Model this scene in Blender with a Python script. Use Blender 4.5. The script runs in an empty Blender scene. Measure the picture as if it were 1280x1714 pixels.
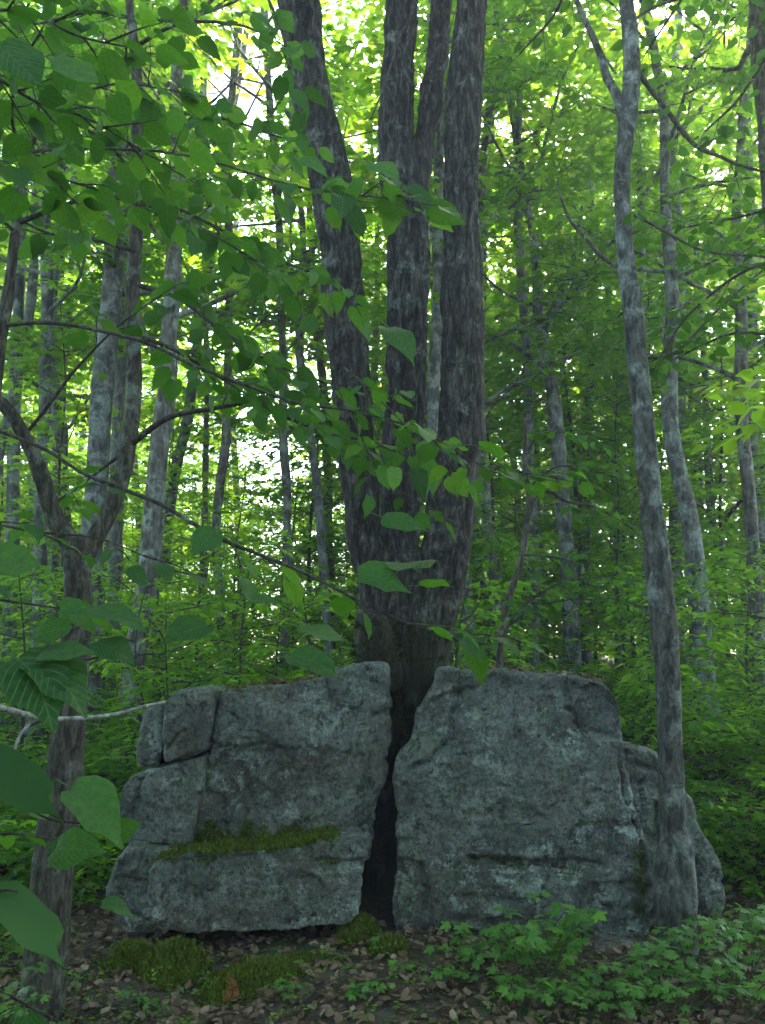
import bpy, bmesh, math, random
import numpy as np
from mathutils import Vector, Matrix

# ------------------------------------------------------------------ camera, sky, sun, exposure
scene = bpy.context.scene
COL = scene.collection
F_PX, PW, PH = 1484.0, 1280.0, 1714.0
CAM_Z = 1.44
PITCH = math.atan(243.0 / F_PX)
cam_d = bpy.data.cameras.new('camera')
cam = bpy.data.objects.new('camera', cam_d)
COL.objects.link(cam)
cam.location = (0, 0, CAM_Z)
cam.rotation_euler = (math.pi / 2 + PITCH, 0, 0)
cam_d.sensor_fit = 'VERTICAL'
cam_d.sensor_height = 24.0
cam_d.lens = 24.0 * F_PX / PH
cam_d.clip_start = 0.05
cam_d.clip_end = 2000
scene.camera = cam

SUN_EL, SUN_AZ = math.radians(42), math.radians(18)      # azimuth from +Y towards +X
SUN_DIR = Vector((math.sin(SUN_AZ) * math.cos(SUN_EL), math.cos(SUN_AZ) * math.cos(SUN_EL), math.sin(SUN_EL)))
world = bpy.data.worlds.new('World')
scene.world = world
world.use_nodes = True
wn = world.node_tree
wn.nodes.clear()
w_out = wn.nodes.new('ShaderNodeOutputWorld')
w_bg = wn.nodes.new('ShaderNodeBackground')
sky = wn.nodes.new('ShaderNodeTexSky')
sky.sky_type = 'NISHITA'
sky.sun_disc = False
sky.sun_elevation = SUN_EL
sky.sun_rotation = SUN_AZ
sky.air_density = 1.0
sky.dust_density = 1.0
w_bg.inputs['Strength'].default_value = 0.15
wn.links.new(sky.outputs[0], w_bg.inputs['Color'])
wn.links.new(w_bg.outputs[0], w_out.inputs['Surface'])

sun_d = bpy.data.lights.new('sun', 'SUN')
sun_d.energy = 5.0
sun_d.angle = math.radians(9)
sun_d.color = (1.0, 0.92, 0.8)
sun = bpy.data.objects.new('sun', sun_d)
COL.objects.link(sun)
sun.rotation_euler = SUN_DIR.to_track_quat('Z', 'Y').to_euler()

scene.view_settings.view_transform = 'Standard'
scene.view_settings.look = 'None'
scene.view_settings.gamma = 1.0
scene.view_settings.use_curve_mapping = False
scene.view_settings.exposure = 3.25
scene.render.engine = 'CYCLES'
scene.cycles.max_bounces = 8
scene.cycles.transmission_bounces = 6
scene.cycles.diffuse_bounces = 5
scene.cycles.use_denoising = True
scene.cycles.use_fast_gi = False

rng = np.random.default_rng(11)
random.seed(11)

# ------------------------------------------------------------------ helpers
CP, SP = math.cos(PITCH), math.sin(PITCH)

def P(px, py, Y):
    """World point at ground distance Y in front of the viewer's standing place, seen at that spot of the photograph."""
    u, v = (px - 640.0) / F_PX, -(py - 857.0) / F_PX
    d = np.array([u, CP - SP * v, SP + CP * v])
    return np.array([0, 0, CAM_Z]) + d * (Y / d[1])

def mpp(py, Y):
    """metres per photograph pixel at distance Y"""
    v = -(py - 857.0) / F_PX
    return Y / (CP - SP * v) / F_PX

def project(p):
    p = np.atleast_2d(p)
    x, y, z = p[:, 0], p[:, 1], p[:, 2] - CAM_Z
    f = y * CP + z * SP
    u = -y * SP + z * CP
    f = np.where(np.abs(f) < 1e-4, 1e-4, f)
    return 640 + F_PX * x / f, 857 - F_PX * u / f, f

def _hash(ix, iy, iz, seed):
    h = (ix.astype(np.int64) * 374761393 + iy.astype(np.int64) * 668265263 + iz.astype(np.int64) * 2147483647 + seed * 1274126177) & 0xffffffff
    h = ((h ^ (h >> 13)) * 1274126177) & 0xffffffff
    h = h ^ (h >> 16)
    return (h & 0xffff).astype(np.float64) / 32767.5 - 1.0

def vnoise(p, seed=0):
    i = np.floor(p).astype(np.int64)
    f = p - i
    f = f * f * (3 - 2 * f)
    r = 0
    for dx in (0, 1):
        wx = f[:, 0] if dx else 1 - f[:, 0]
        for dy in (0, 1):
            wy = f[:, 1] if dy else 1 - f[:, 1]
            for dz in (0, 1):
                wz = f[:, 2] if dz else 1 - f[:, 2]
                r = r + wx * wy * wz * _hash(i[:, 0] + dx, i[:, 1] + dy, i[:, 2] + dz, seed)
    return r

def fbm(p, octaves=4, seed=0, gain=0.5):
    a, s, tot = 1.0, 0, 0
    q = p.copy()
    for k in range(octaves):
        s = s + a * vnoise(q, seed + k * 17)
        q = q * 2.03 + 11.3
        a *= gain
    return s

def norm(v):
    return v / np.maximum(np.linalg.norm(v, axis=-1, keepdims=True), 1e-9)

def mk_mesh(name, V, faces, mat=None, smooth=True, tint=None, uv=None):
    V = np.asarray(V, dtype=np.float32)
    if not isinstance(faces, (list, tuple)):
        faces = [faces]
    faces = [np.asarray(f, dtype=np.int32) for f in faces if len(f)]
    me = bpy.data.meshes.new(name)
    me.vertices.add(len(V))
    me.vertices.foreach_set('co', V.ravel())
    lv = np.concatenate([f.ravel() for f in faces])
    tot = np.concatenate([np.full(len(f), f.shape[1], np.int32) for f in faces])
    start = np.concatenate([[0], np.cumsum(tot)[:-1]]).astype(np.int32)
    me.loops.add(len(lv))
    me.loops.foreach_set('vertex_index', lv)
    me.polygons.add(len(tot))
    me.polygons.foreach_set('loop_start', start)
    me.polygons.foreach_set('loop_total', tot)
    me.polygons.foreach_set('use_smooth', np.full(len(tot), smooth))
    me.update(calc_edges=True)
    if tint is not None:
        a = me.attributes.new('tint', 'FLOAT', 'FACE')
        a.data.foreach_set('value', np.asarray(tint, np.float32))
    if uv is not None:
        l = me.uv_layers.new(name='uv')
        l.data.foreach_set('uv', np.asarray(uv, np.float32)[lv].ravel())
    if mat:
        me.materials.append(mat)
    return me

def tag(o, label=None, cat=None, group=None, kind=None):
    if label: o['label'] = label
    if cat: o['category'] = cat
    if group: o['group'] = group
    if kind: o['kind'] = kind
    return o

def thing(name, loc, label, cat, group=None):
    o = bpy.data.objects.new(name, None)
    COL.objects.link(o)
    o.location = [float(c) for c in loc]
    o.empty_display_size = 0.1
    return tag(o, label, cat, group)

def part(name, me, root=None, kind=None, local=False):
    """Links a mesh made in world coordinates as a part of ROOT (an object without rotation)."""
    o = bpy.data.objects.new(name, me)
    COL.objects.link(o)
    if root is not None:
        o.parent = root
        if not local:
            off = Vector((0, 0, 0))
            r = root
            while r is not None:
                off += r.location
                r = r.parent
            o.location = -off
    if kind: o['kind'] = kind
    return o

def catmull(pts, n):
    pts = np.asarray(pts, float)
    if len(pts) < 3:
        t = np.linspace(0, 1, n)[:, None]
        return pts[0] * (1 - t) + pts[-1] * t
    seg = np.linalg.norm(np.diff(pts[:, :3], axis=0), axis=1)
    cum = np.concatenate([[0], np.cumsum(seg)])
    P0 = np.vstack([2 * pts[0] - pts[1], pts, 2 * pts[-1] - pts[-2]])
    s = np.linspace(0, cum[-1], n)
    k = np.clip(np.searchsorted(cum, s, side='right') - 1, 0, len(seg) - 1)
    t = ((s - cum[k]) / np.maximum(seg[k], 1e-9))[:, None]
    a, b, c, d = P0[k], P0[k + 1], P0[k + 2], P0[k + 3]
    return 0.5 * (2 * b + (c - a) * t + (2 * a - 5 * b + 4 * c - d) * t ** 2 + (3 * b - a - 3 * c + d) * t ** 3)

def tube(path, radii, nseg=8, bark=None, seed=0, cap=True):
    """path (n,3), radii (n,). bark = (amplitude, across frequency, along frequency): ridged relief."""
    path = np.asarray(path, float)
    n = len(path)
    radii = np.broadcast_to(np.asarray(radii, float), (n,))
    T = norm(np.gradient(path, axis=0))
    u = np.cross(T[0], [0.31, 0.87, 0.12])
    if np.linalg.norm(u) < 0.1: u = np.cross(T[0], [1, 0, 0])
    u = u / np.linalg.norm(u)
    U = np.zeros((n, 3))
    for i in range(n):
        u = u - T[i] * np.dot(u, T[i])
        u = u / np.linalg.norm(u)
        U[i] = u
    W = np.cross(T, U)
    th = np.linspace(0, 2 * np.pi, nseg, endpoint=False)
    c, s = np.cos(th), np.sin(th)
    N = U[:, None, :] * c[None, :, None] + W[:, None, :] * s[None, :, None]
    R = np.repeat(radii[:, None], nseg, 1)
    if bark:
        amp, fa, fl = bark
        arc = np.concatenate([[0], np.cumsum(np.linalg.norm(np.diff(path, axis=0), axis=1))])
        rr = float(np.mean(radii))
        q = np.stack([np.broadcast_to(c * rr * fa, R.shape), np.broadcast_to(s * rr * fa, R.shape), np.broadcast_to(arc[:, None] * fl, R.shape)], -1).reshape(-1, 3)
        q = q + 0.35 * np.stack([vnoise(q * 0.7, seed + 5), vnoise(q * 0.7, seed + 6), 0 * q[:, 0]], -1)
        ridge = 1 - 2 * np.abs(vnoise(q, seed))
        ridge = ridge + 0.45 * (1 - 2 * np.abs(vnoise(q * np.array([2.1, 2.1, 1.7]), seed + 3)))
        q2 = np.stack([np.broadcast_to(c * rr * 5, R.shape), np.broadcast_to(s * rr * 5, R.shape), np.broadcast_to(arc[:, None] * 2.2, R.shape)], -1).reshape(-1, 3)
        lump = fbm(q2, 3, seed + 9)
        R = R + (amp * ridge + 0.9 * amp * lump).reshape(R.shape)
    V = (path[:, None, :] + N * R[:, :, None]).reshape(-1, 3)
    i = np.arange(n - 1)[:, None] * nseg
    j = np.arange(nseg)[None, :]
    jn = (j + 1) % nseg
    Fq = np.stack([i + j, i + jn, i + nseg + jn, i + nseg + j], -1).reshape(-1, 4)
    if cap:
        V = np.vstack([V, path[-1] + T[-1] * radii[-1] * 0.6])
        base = (n - 1) * nseg
        tri = np.stack([base + np.arange(nseg), base + (np.arange(nseg) + 1) % nseg, np.full(nseg, n * nseg)], -1)
        return V, [Fq, tri]
    return V, [Fq]

class Join:
    """collects meshes into one"""
    def __init__(s):
        s.V, s.F, s.n = [], {}, 0
    def add(s, V, Fs):
        for f in Fs:
            s.F.setdefault(f.shape[1], []).append(np.asarray(f) + s.n)
        s.V.append(V); s.n += len(V)
    def mesh(s, name, mat, smooth=True):
        return mk_mesh(name, np.vstack(s.V), [np.vstack(v) for v in s.F.values()], mat, smooth)

def g(x, y):
    """height of the ground"""
    x = np.asarray(x, float); y = np.asarray(y, float)
    sm = lambda a, b, t: np.clip((t - a) / (b - a), 0, 1) ** 2 * (3 - 2 * np.clip((t - a) / (b - a), 0, 1))
    z = 0.55 * sm(5.6, 12, y) + 0.55 * sm(12, 32, y)
    z = z + 0.36 * sm(1.5, 3.4, x) * sm(4.8, 6.8, y)
    z = z + 0.10 * sm(-1.6, -3.2, x) * sm(5, 7, y)
    q = np.stack([x.ravel() * 0.9, y.ravel() * 0.9, np.zeros(x.size)], -1)
    w = np.clip(1.2 - y.ravel() / 60, 0.2, 1)
    return z + (0.05 * w * fbm(q, 3, 5)).reshape(x.shape) - 0.02

def g1(x, y):
    return float(g(np.array([x]), np.array([y]))[0])

# ------------------------------------------------------------------ materials
def nodes_of(m):
    m.use_nodes = True
    t = m.node_tree
    t.nodes.clear()
    return t, t.nodes, t.links

def ramp(nd, stops):
    r = nd.new('ShaderNodeValToRGB')
    e = r.color_ramp.elements
    while len(e) < len(stops): e.new(0.5)
    for k, (pos, c) in enumerate(stops):
        e[k].position = pos
        e[k].color = (*c, 1) if len(c) == 3 else c
    return r

def noise(nd, lk, vec, scale, detail=6, rough=0.6, dist=0.0):
    n = nd.new('ShaderNodeTexNoise')
    n.inputs['Scale'].default_value = scale
    n.inputs['Detail'].default_value = detail
    n.inputs['Roughness'].default_value = rough
    n.inputs['Distortion'].default_value = dist
    lk.new(vec, n.inputs['Vector'])
    return n

def mixc(nd, lk, fac, a, b, blend='MIX'):
    m = nd.new('ShaderNodeMix')
    m.data_type = 'RGBA'
    m.blend_type = blend
    for sock, val in ((m.inputs[0], fac), (m.inputs[6], a), (m.inputs[7], b)):
        if hasattr(val, 'is_linked'): lk.new(val, sock)
        elif isinstance(val, (int, float)): sock.default_value = val
        else: sock.default_value = (*val, 1)
    return m.outputs[2]

def leaf_mat(name, top, trans, var=0.35, source='tint', gloss=0.35, rough=0.42, veins=False, tw=0.45):
    m = bpy.data.materials.new(name)
    t, nd, lk = nodes_of(m)
    out = nd.new('ShaderNodeOutputMaterial')
    if source == 'tint':
        a = nd.new('ShaderNodeAttribute'); a.attribute_name = 'tint'; rnd = a.outputs['Fac']
    else:
        a = nd.new('ShaderNodeObjectInfo'); rnd = a.outputs['Random']
    lo = [c * (1 - var) for c in top]; hi = [c * (1 + var) for c in top]
    hi[0] *= 1.25
    r1 = ramp(nd, [(0, lo), (0.6, top), (1, hi)])
    lo2 = [c * (1 - var) for c in trans]; hi2 = [c * (1 + var) for c in trans]
    hi2[0] *= 1.3
    r2 = ramp(nd, [(0, lo2), (0.6, trans), (1, hi2)])
    lk.new(rnd, r1.inputs[0]); lk.new(rnd, r2.inputs[0])
    pb = nd.new('ShaderNodeBsdfPrincipled')
    pb.inputs['Roughness'].default_value = rough
    pb.inputs['Specular IOR Level'].default_value = gloss
    tl = nd.new('ShaderNodeBsdfTranslucent')
    c1, c2 = r1.outputs[0], r2.outputs[0]
    if veins:
        uv = nd.new('ShaderNodeUVMap'); uv.uv_map = 'uv'
        sp = nd.new('ShaderNodeSeparateXYZ'); lk.new(uv.outputs[0], sp.inputs[0])
        ab = nd.new('ShaderNodeMath'); ab.operation = 'ABSOLUTE'; lk.new(sp.outputs[0], ab.inputs[0])
        f1 = nd.new('ShaderNodeMath'); f1.operation = 'MULTIPLY_ADD'
        lk.new(ab.outputs[0], f1.inputs[0]); f1.inputs[1].default_value = -0.55; lk.new(sp.outputs[1], f1.inputs[2])
        f2 = nd.new('ShaderNodeMath'); f2.operation = 'MULTIPLY'; lk.new(f1.outputs[0], f2.inputs[0]); f2.inputs[1].default_value = 52.0
        f3 = nd.new('ShaderNodeMath'); f3.operation = 'COSINE'; lk.new(f2.outputs[0], f3.inputs[0])
        f4 = nd.new('ShaderNodeMapRange'); lk.new(f3.outputs[0], f4.inputs[0]); f4.inputs[1].default_value = 0.82; f4.inputs[2].default_value = 1.0
        mid = nd.new('ShaderNodeMapRange'); lk.new(ab.outputs[0], mid.inputs[0]); mid.inputs[1].default_value = 0.035; mid.inputs[2].default_value = 0.0
        mx = nd.new('ShaderNodeMath'); mx.operation = 'MAXIMUM'; lk.new(f4.outputs[0], mx.inputs[0]); lk.new(mid.outputs[0], mx.inputs[1])
        tc = nd.new('ShaderNodeTexCoord')
        blot = noise(nd, lk, tc.outputs['Object'], 9, 4)
        br = ramp(nd, [(0.35, (0.75, 0.75, 0.75)), (0.7, (1.12, 1.1, 1.0))]); lk.new(blot.outputs[0], br.inputs[0])
        c1 = mixc(nd, lk, 1.0, c1, br.outputs[0], 'MULTIPLY')
        c2 = mixc(nd, lk, 1.0, c2, br.outputs[0], 'MULTIPLY')
        vf = nd.new('ShaderNodeMath'); vf.operation = 'MULTIPLY'; lk.new(mx.outputs[0], vf.inputs[0]); vf.inputs[1].default_value = 0.8
        c1 = mixc(nd, lk, vf.outputs[0], c1, (0.12, 0.19, 0.08))
        c2 = mixc(nd, lk, vf.outputs[0], c2, (0.05, 0.12, 0.02))
        sp2 = noise(nd, lk, tc.outputs['Object'], 16, 5, 0.7)
        rs = ramp(nd, [(0.66, (0, 0, 0)), (0.7, (0.8, 0.8, 0.8))]); lk.new(sp2.outputs[0], rs.inputs[0])
        c1 = mixc(nd, lk, rs.outputs[0], c1, (0.10, 0.075, 0.03))
        c2 = mixc(nd, lk, rs.outputs[0], c2, (0.10, 0.07, 0.02))
        bp = nd.new('ShaderNodeBump'); bp.inputs['Strength'].default_value = 0.15; bp.inputs['Distance'].default_value = 0.01
        bp.invert = True
        lk.new(mx.outputs[0], bp.inputs['Height']); lk.new(bp.outputs[0], pb.inputs['Normal'])
    lk.new(c1, pb.inputs['Base Color'])
    lk.new(c2, tl.inputs['Color'])
    mx = nd.new('ShaderNodeMixShader'); mx.inputs[0].default_value = tw
    lk.new(pb.outputs[0], mx.inputs[1]); lk.new(tl.outputs[0], mx.inputs[2])
    lk.new(mx.outputs[0], out.inputs['Surface'])
    return m

def bark_mat(name, c_dark, c_mid, c_pale, lichen=0.3, stretch=0.18, scale=28, bump=0.6, moss_shade_below=None, lichen_col=(0.30, 0.36, 0.31), fiss=0.35):
    m = bpy.data.materials.new(name)
    t, nd, lk = nodes_of(m)
    out = nd.new('ShaderNodeOutputMaterial')
    tc = nd.new('ShaderNodeTexCoord')
    mp = nd.new('ShaderNodeMapping'); mp.inputs['Scale'].default_value = (1, 1, stretch)
    lk.new(tc.outputs['Object'], mp.inputs[0])
    n1 = noise(nd, lk, mp.outputs[0], scale, 8, 0.65, 0.6)
    r = ramp(nd, [(0.38, c_dark), (0.5, c_mid), (0.64, c_pale)])
    lk.new(n1.outputs[0], r.inputs[0])
    n2 = noise(nd, lk, tc.outputs['Object'], 5.5, 7, 0.72, 0.4)
    r2 = ramp(nd, [(0.62 - lichen * 0.3, (0, 0, 0)), (0.68 - lichen * 0.2, (1, 1, 1))])
    lk.new(n2.outputs[0], r2.inputs[0])
    n3 = noise(nd, lk, tc.outputs['Object'], 60, 3)
    sc = nd.new('ShaderNodeMath'); sc.operation = 'MULTIPLY'; lk.new(r2.outputs[0], sc.inputs[0]); lk.new(n3.outputs[0], sc.inputs[1])
    col = mixc(nd, lk, sc.outputs[0], r.outputs[0], lichen_col)
    nf = noise(nd, lk, mp.outputs[0], scale * 0.8, 5, 0.6, 1.0)
    fs = nd.new('ShaderNodeMath'); fs.operation = 'SUBTRACT'; lk.new(nf.outputs[0], fs.inputs[0]); fs.inputs[1].default_value = 0.5
    fa = nd.new('ShaderNodeMath'); fa.operation = 'ABSOLUTE'; lk.new(fs.outputs[0], fa.inputs[0])
    rf = ramp(nd, [(0.008, (0.3, 0.28, 0.26)), (0.045, (1, 1, 1)), (0.16, (1.35, 1.35, 1.35))]); lk.new(fa.outputs[0], rf.inputs[0])
    col = mixc(nd, lk, fiss, col, mixc(nd, lk, 1.0, col, rf.outputs[0], 'MULTIPLY'))
    if moss_shade_below is not None:
        ge = nd.new('ShaderNodeNewGeometry'); sp = nd.new('ShaderNodeSeparateXYZ'); lk.new(ge.outputs['Position'], sp.inputs[0])
        mr = nd.new('ShaderNodeMapRange'); lk.new(sp.outputs[2], mr.inputs[0])
        mr.inputs[1].default_value = moss_shade_below; mr.inputs[2].default_value = moss_shade_below - 0.5
        n4 = noise(nd, lk, tc.outputs['Object'], 7, 6)
        mm = nd.new('ShaderNodeMath'); mm.operation = 'MULTIPLY'; lk.new(mr.outputs[0], mm.inputs[0]); lk.new(n4.outputs[0], mm.inputs[1])
        r5 = ramp(nd, [(0.22, (0, 0, 0)), (0.6, (0.9, 0.9, 0.9))]); lk.new(mm.outputs[0], r5.inputs[0])
        col = mixc(nd, lk, r5.outputs[0], col, (0.016, 0.021, 0.007))  # moss tone taken near black: the cleft's shade put into the colour
    pb = nd.new('ShaderNodeBsdfPrincipled')
    pb.inputs['Roughness'].default_value = 0.9
    pb.inputs['Specular IOR Level'].default_value = 0.25
    lk.new(col, pb.inputs['Base Color'])
    bp = nd.new('ShaderNodeBump'); bp.inputs['Strength'].default_value = bump; bp.inputs['Distance'].default_value = 0.025
    n6 = noise(nd, lk, mp.outputs[0], scale * 2.3, 8, 0.7)
    ad = nd.new('ShaderNodeMath'); ad.operation = 'MULTIPLY_ADD'; lk.new(n6.outputs[0], ad.inputs[0]); ad.inputs[1].default_value = 0.5; lk.new(fa.outputs[0], ad.inputs[2])
    lk.new(ad.outputs[0], bp.inputs['Height']); lk.new(bp.outputs[0], pb.inputs['Normal'])
    lk.new(pb.outputs[0], out.inputs['Surface'])
    return m

def rock_mat(name, seed=0.0, warm=0.0):
    m = bpy.data.materials.new(name)
    t, nd, lk = nodes_of(m)
    out = nd.new('ShaderNodeOutputMaterial')
    ge = nd.new('ShaderNodeNewGeometry')
    mp = nd.new('ShaderNodeMapping'); mp.inputs['Location'].default_value = (seed, seed * 0.7, seed * 1.3)
    lk.new(ge.outputs['Position'], mp.inputs[0])
    v = mp.outputs[0]
    n1 = noise(nd, lk, v, 3.4, 12, 0.74, 0.2)
    r1 = ramp(nd, [(0.3, (0.045, 0.045, 0.04)), (0.5, (0.133, 0.137, 0.125)), (0.7, (0.24, 0.247, 0.228))])
    lk.new(n1.outputs[0], r1.inputs[0])
    col = r1.outputs[0]
    n0 = noise(nd, lk, v, 1.3, 4, 0.5, 0.3)                    # rust brown stains
    r0 = ramp(nd, [(0.52 - warm, (0, 0, 0)), (0.66 - warm, (1, 1, 1))]); lk.new(n0.outputs[0], r0.inputs[0])
    f0 = nd.new('ShaderNodeMath'); f0.operation = 'MULTIPLY'; lk.new(r0.outputs[0], f0.inputs[0]); f0.inputs[1].default_value = 0.38
    col = mixc(nd, lk, f0.outputs[0], col, (0.115, 0.075, 0.052))
    n2 = noise(nd, lk, v, 9.0, 10, 0.78, 0.1)                   # pale crust lichen
    r2 = ramp(nd, [(0.515, (0, 0, 0)), (0.55, (1, 1, 1))]); lk.new(n2.outputs[0], r2.inputs[0])
    n2b = noise(nd, lk, v, 2.1, 3)
    r2b = ramp(nd, [(0.42, (0, 0, 0)), (0.62, (1, 1, 1))]); lk.new(n2b.outputs[0], r2b.inputs[0])
    f2 = nd.new('ShaderNodeMath'); f2.operation = 'MULTIPLY'; lk.new(r2.outputs[0], f2.inputs[0]); lk.new(r2b.outputs[0], f2.inputs[1])
    col = mixc(nd, lk, f2.outputs[0], col, (0.33, 0.37, 0.33))
    n3 = noise(nd, lk, v, 5.5, 9, 0.74, 0.2)                    # green-grey lichen
    r3 = ramp(nd, [(0.55, (0, 0, 0)), (0.63, (0.75, 0.75, 0.75))]); lk.new(n3.outputs[0], r3.inputs[0])
    col = mixc(nd, lk, r3.outputs[0], col, (0.15, 0.20, 0.13))
    n4 = noise(nd, lk, v, 22, 7, 0.75, 0.2)                     # black rock tripe spots
    r4 = ramp(nd, [(0.55, (0, 0, 0)), (0.61, (0.8, 0.8, 0.8))]); lk.new(n4.outputs[0], r4.inputs[0])
    col = mixc(nd, lk, r4.outputs[0], col, (0.035, 0.034, 0.03))
    n5 = noise(nd, lk, v, 46, 9, 0.85)
    r5 = ramp(nd, [(0.36, (0.28, 0.28, 0.27)), (0.5, (0.95, 0.95, 0.95)), (0.64, (1.75, 1.72, 1.65))]); lk.new(n5.outputs[0], r5.inputs[0])
    col = mixc(nd, lk, 1.0, col, r5.outputs[0], 'MULTIPLY')
    pb = nd.new('ShaderNodeBsdfPrincipled')
    pb.inputs['Roughness'].default_value = 0.85
    pb.inputs['Specular IOR Level'].default_value = 0.3
    lk.new(col, pb.inputs['Base Color'])
    bp = nd.new('ShaderNodeBump'); bp.inputs['Strength'].default_value = 1.0; bp.inputs['Distance'].default_value = 0.035
    nb = noise(nd, lk, v, 30, 10, 0.75, 0.3)
    lk.new(nb.outputs[0], bp.inputs['Height'])
    bp2 = nd.new('ShaderNodeBump'); bp2.inputs['Strength'].default_value = 0.5; bp2.inputs['Distance'].default_value = 0.012
    ad = nd.new('ShaderNodeMath'); ad.operation = 'SUBTRACT'; lk.new(f2.outputs[0], ad.inputs[0]); lk.new(r4.outputs[0], ad.inputs[1])
    lk.new(ad.outputs[0], bp2.inputs['Height']); lk.new(bp.outputs[0], bp2.inputs['Normal'])
    lk.new(bp2.outputs[0], pb.inputs['Normal'])
    lk.new(pb.outputs[0], out.inputs['Surface'])
    return m

def ground_mat():
    m = bpy.data.materials.new('forest_floor')
    t, nd, lk = nodes_of(m)
    out = nd.new('ShaderNodeOutputMaterial')
    ge = nd.new('ShaderNodeNewGeometry'); v = ge.outputs['Position']
    n1 = noise(nd, lk, v, 26, 8, 0.7, 0.6)
    r1 = ramp(nd, [(0.3, (0.02, 0.015, 0.011)), (0.5, (0.06, 0.043, 0.03)), (0.7, (0.12, 0.085, 0.06))])
    lk.new(n1.outputs[0], r1.inputs[0])
    n2 = noise(nd, lk, v, 1.4, 6, 0.65)
    r2 = ramp(nd, [(0.5, (0, 0, 0)), (0.62, (0.8, 0.8, 0.8))]); lk.new(n2.outputs[0], r2.inputs[0])
    col = mixc(nd, lk, r2.outputs[0], r1.outputs[0], (0.04, 0.055, 0.02))
    pb = nd.new('ShaderNodeBsdfPrincipled'); pb.inputs['Roughness'].default_value = 0.95
    lk.new(col, pb.inputs['Base Color'])
    bp = nd.new('ShaderNodeBump'); bp.inputs['Strength'].default_value = 0.8; bp.inputs['Distance'].default_value = 0.03
    lk.new(n1.outputs[0], bp.inputs['Height']); lk.new(bp.outputs[0], pb.inputs['Normal'])
    lk.new(pb.outputs[0], out.inputs['Surface'])
    return m

def tint_mat(name, stops, rough=0.9, tw=0.0):
    m = bpy.data.materials.new(name)
    t, nd, lk = nodes_of(m)
    out = nd.new('ShaderNodeOutputMaterial')
    a = nd.new('ShaderNodeAttribute'); a.attribute_name = 'tint'
    r = ramp(nd, stops); lk.new(a.outputs['Fac'], r.inputs[0])
    ge = nd.new('ShaderNodeNewGeometry')
    n = noise(nd, lk, ge.outputs['Position'], 40, 4)
    r2 = ramp(nd, [(0.3, (0.7, 0.7, 0.7)), (0.7, (1.2, 1.2, 1.2))]); lk.new(n.outputs[0], r2.inputs[0])
    col = mixc(nd, lk, 1.0, r.outputs[0], r2.outputs[0], 'MULTIPLY')
    pb = nd.new('ShaderNodeBsdfPrincipled'); pb.inputs['Roughness'].default_value = rough
    pb.inputs['Specular IOR Level'].default_value = 0.25
    lk.new(col, pb.inputs['Base Color'])
    if tw:
        tl = nd.new('ShaderNodeBsdfTranslucent'); lk.new(col, tl.inputs[0])
        mx = nd.new('ShaderNodeMixShader'); mx.inputs[0].default_value = tw
        lk.new(pb.outputs[0], mx.inputs[1]); lk.new(tl.outputs[0], mx.inputs[2]); lk.new(mx.outputs[0], out.inputs['Surface'])
    else:
        lk.new(pb.outputs[0], out.inputs['Surface'])
    return m

M_LEAF = leaf_mat('broad_leaf', (0.031, 0.092, 0.028), (0.08, 0.24, 0.011), 0.4, 'object', 0.1, 0.6, True, 0.48)
M_LEAF_J = leaf_mat('broad_leaf_joined', (0.031, 0.092, 0.028), (0.08, 0.24, 0.011), 0.4, 'tint', 0.1, 0.6, False, 0.48)
M_CROWN = leaf_mat('maple_crown', (0.046, 0.12, 0.016), (0.20, 0.43, 0.014), 0.35, 'tint', 0.25, 0.5, False, 0.64)
M_FAR = leaf_mat('far_crown', (0.06, 0.13, 0.018), (0.31, 0.52, 0.02), 0.35, 'tint', 0.2, 0.5, False, 0.64)
M_UNDER = leaf_mat('understory_leaf', (0.06, 0.15, 0.018), (0.24, 0.50, 0.016), 0.35, 'tint', 0.25, 0.45, False, 0.58)
M_SEED = leaf_mat('seedling_leaf', (0.065, 0.17, 0.026), (0.17, 0.42, 0.015), 0.3, 'object', 0.4, 0.45, False, 0.42)
M_BARK_MAIN = bark_mat('maple_bark', (0.010, 0.0085, 0.0075), (0.031, 0.026, 0.022), (0.076, 0.067, 0.059), 0.2, 0.24, 32, 1.0, moss_shade_below=1.95, lichen_col=(0.17, 0.19, 0.16), fiss=1.0)
M_BARK_GREY = bark_mat('grey_bark', (0.02, 0.019, 0.016), (0.056, 0.053, 0.046), (0.105, 0.102, 0.09), 0.4, 0.4, 30, 0.6, lichen_col=(0.27, 0.30, 0.27))
M_BARK_BROWN = bark_mat('brown_bark', (0.018, 0.015, 0.011), (0.055, 0.046, 0.035), (0.11, 0.095, 0.074), 0.3, 0.3, 40, 0.7, lichen_col=(0.22, 0.25, 0.2))
M_BARK_FAR = bark_mat('far_bark', (0.025, 0.024, 0.021), (0.06, 0.058, 0.053), (0.105, 0.105, 0.098), 0.5, 0.3, 16, 0.6, lichen_col=(0.27, 0.31, 0.28))
M_BARK_FARD = bark_mat('far_dark_bark', (0.03, 0.027, 0.023), (0.08, 0.072, 0.062), (0.15, 0.14, 0.125), 0.4, 0.3, 16, 0.6)
M_BARK_POLE = bark_mat('pole_bark', (0.045, 0.043, 0.04), (0.10, 0.098, 0.092), (0.17, 0.17, 0.162), 0.5, 0.3, 16, 0.5, lichen_col=(0.25, 0.28, 0.26))
M_TWIG = bark_mat('twig_bark', (0.02, 0.016, 0.014), (0.045, 0.036, 0.03), (0.085, 0.07, 0.06), 0.1, 0.5, 60, 0.3)
M_TWIG_PALE = bark_mat('pale_twig_bark', (0.10, 0.09, 0.08), (0.21, 0.2, 0.185), (0.33, 0.32, 0.3), 0.3, 0.5, 60, 0.3)
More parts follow.
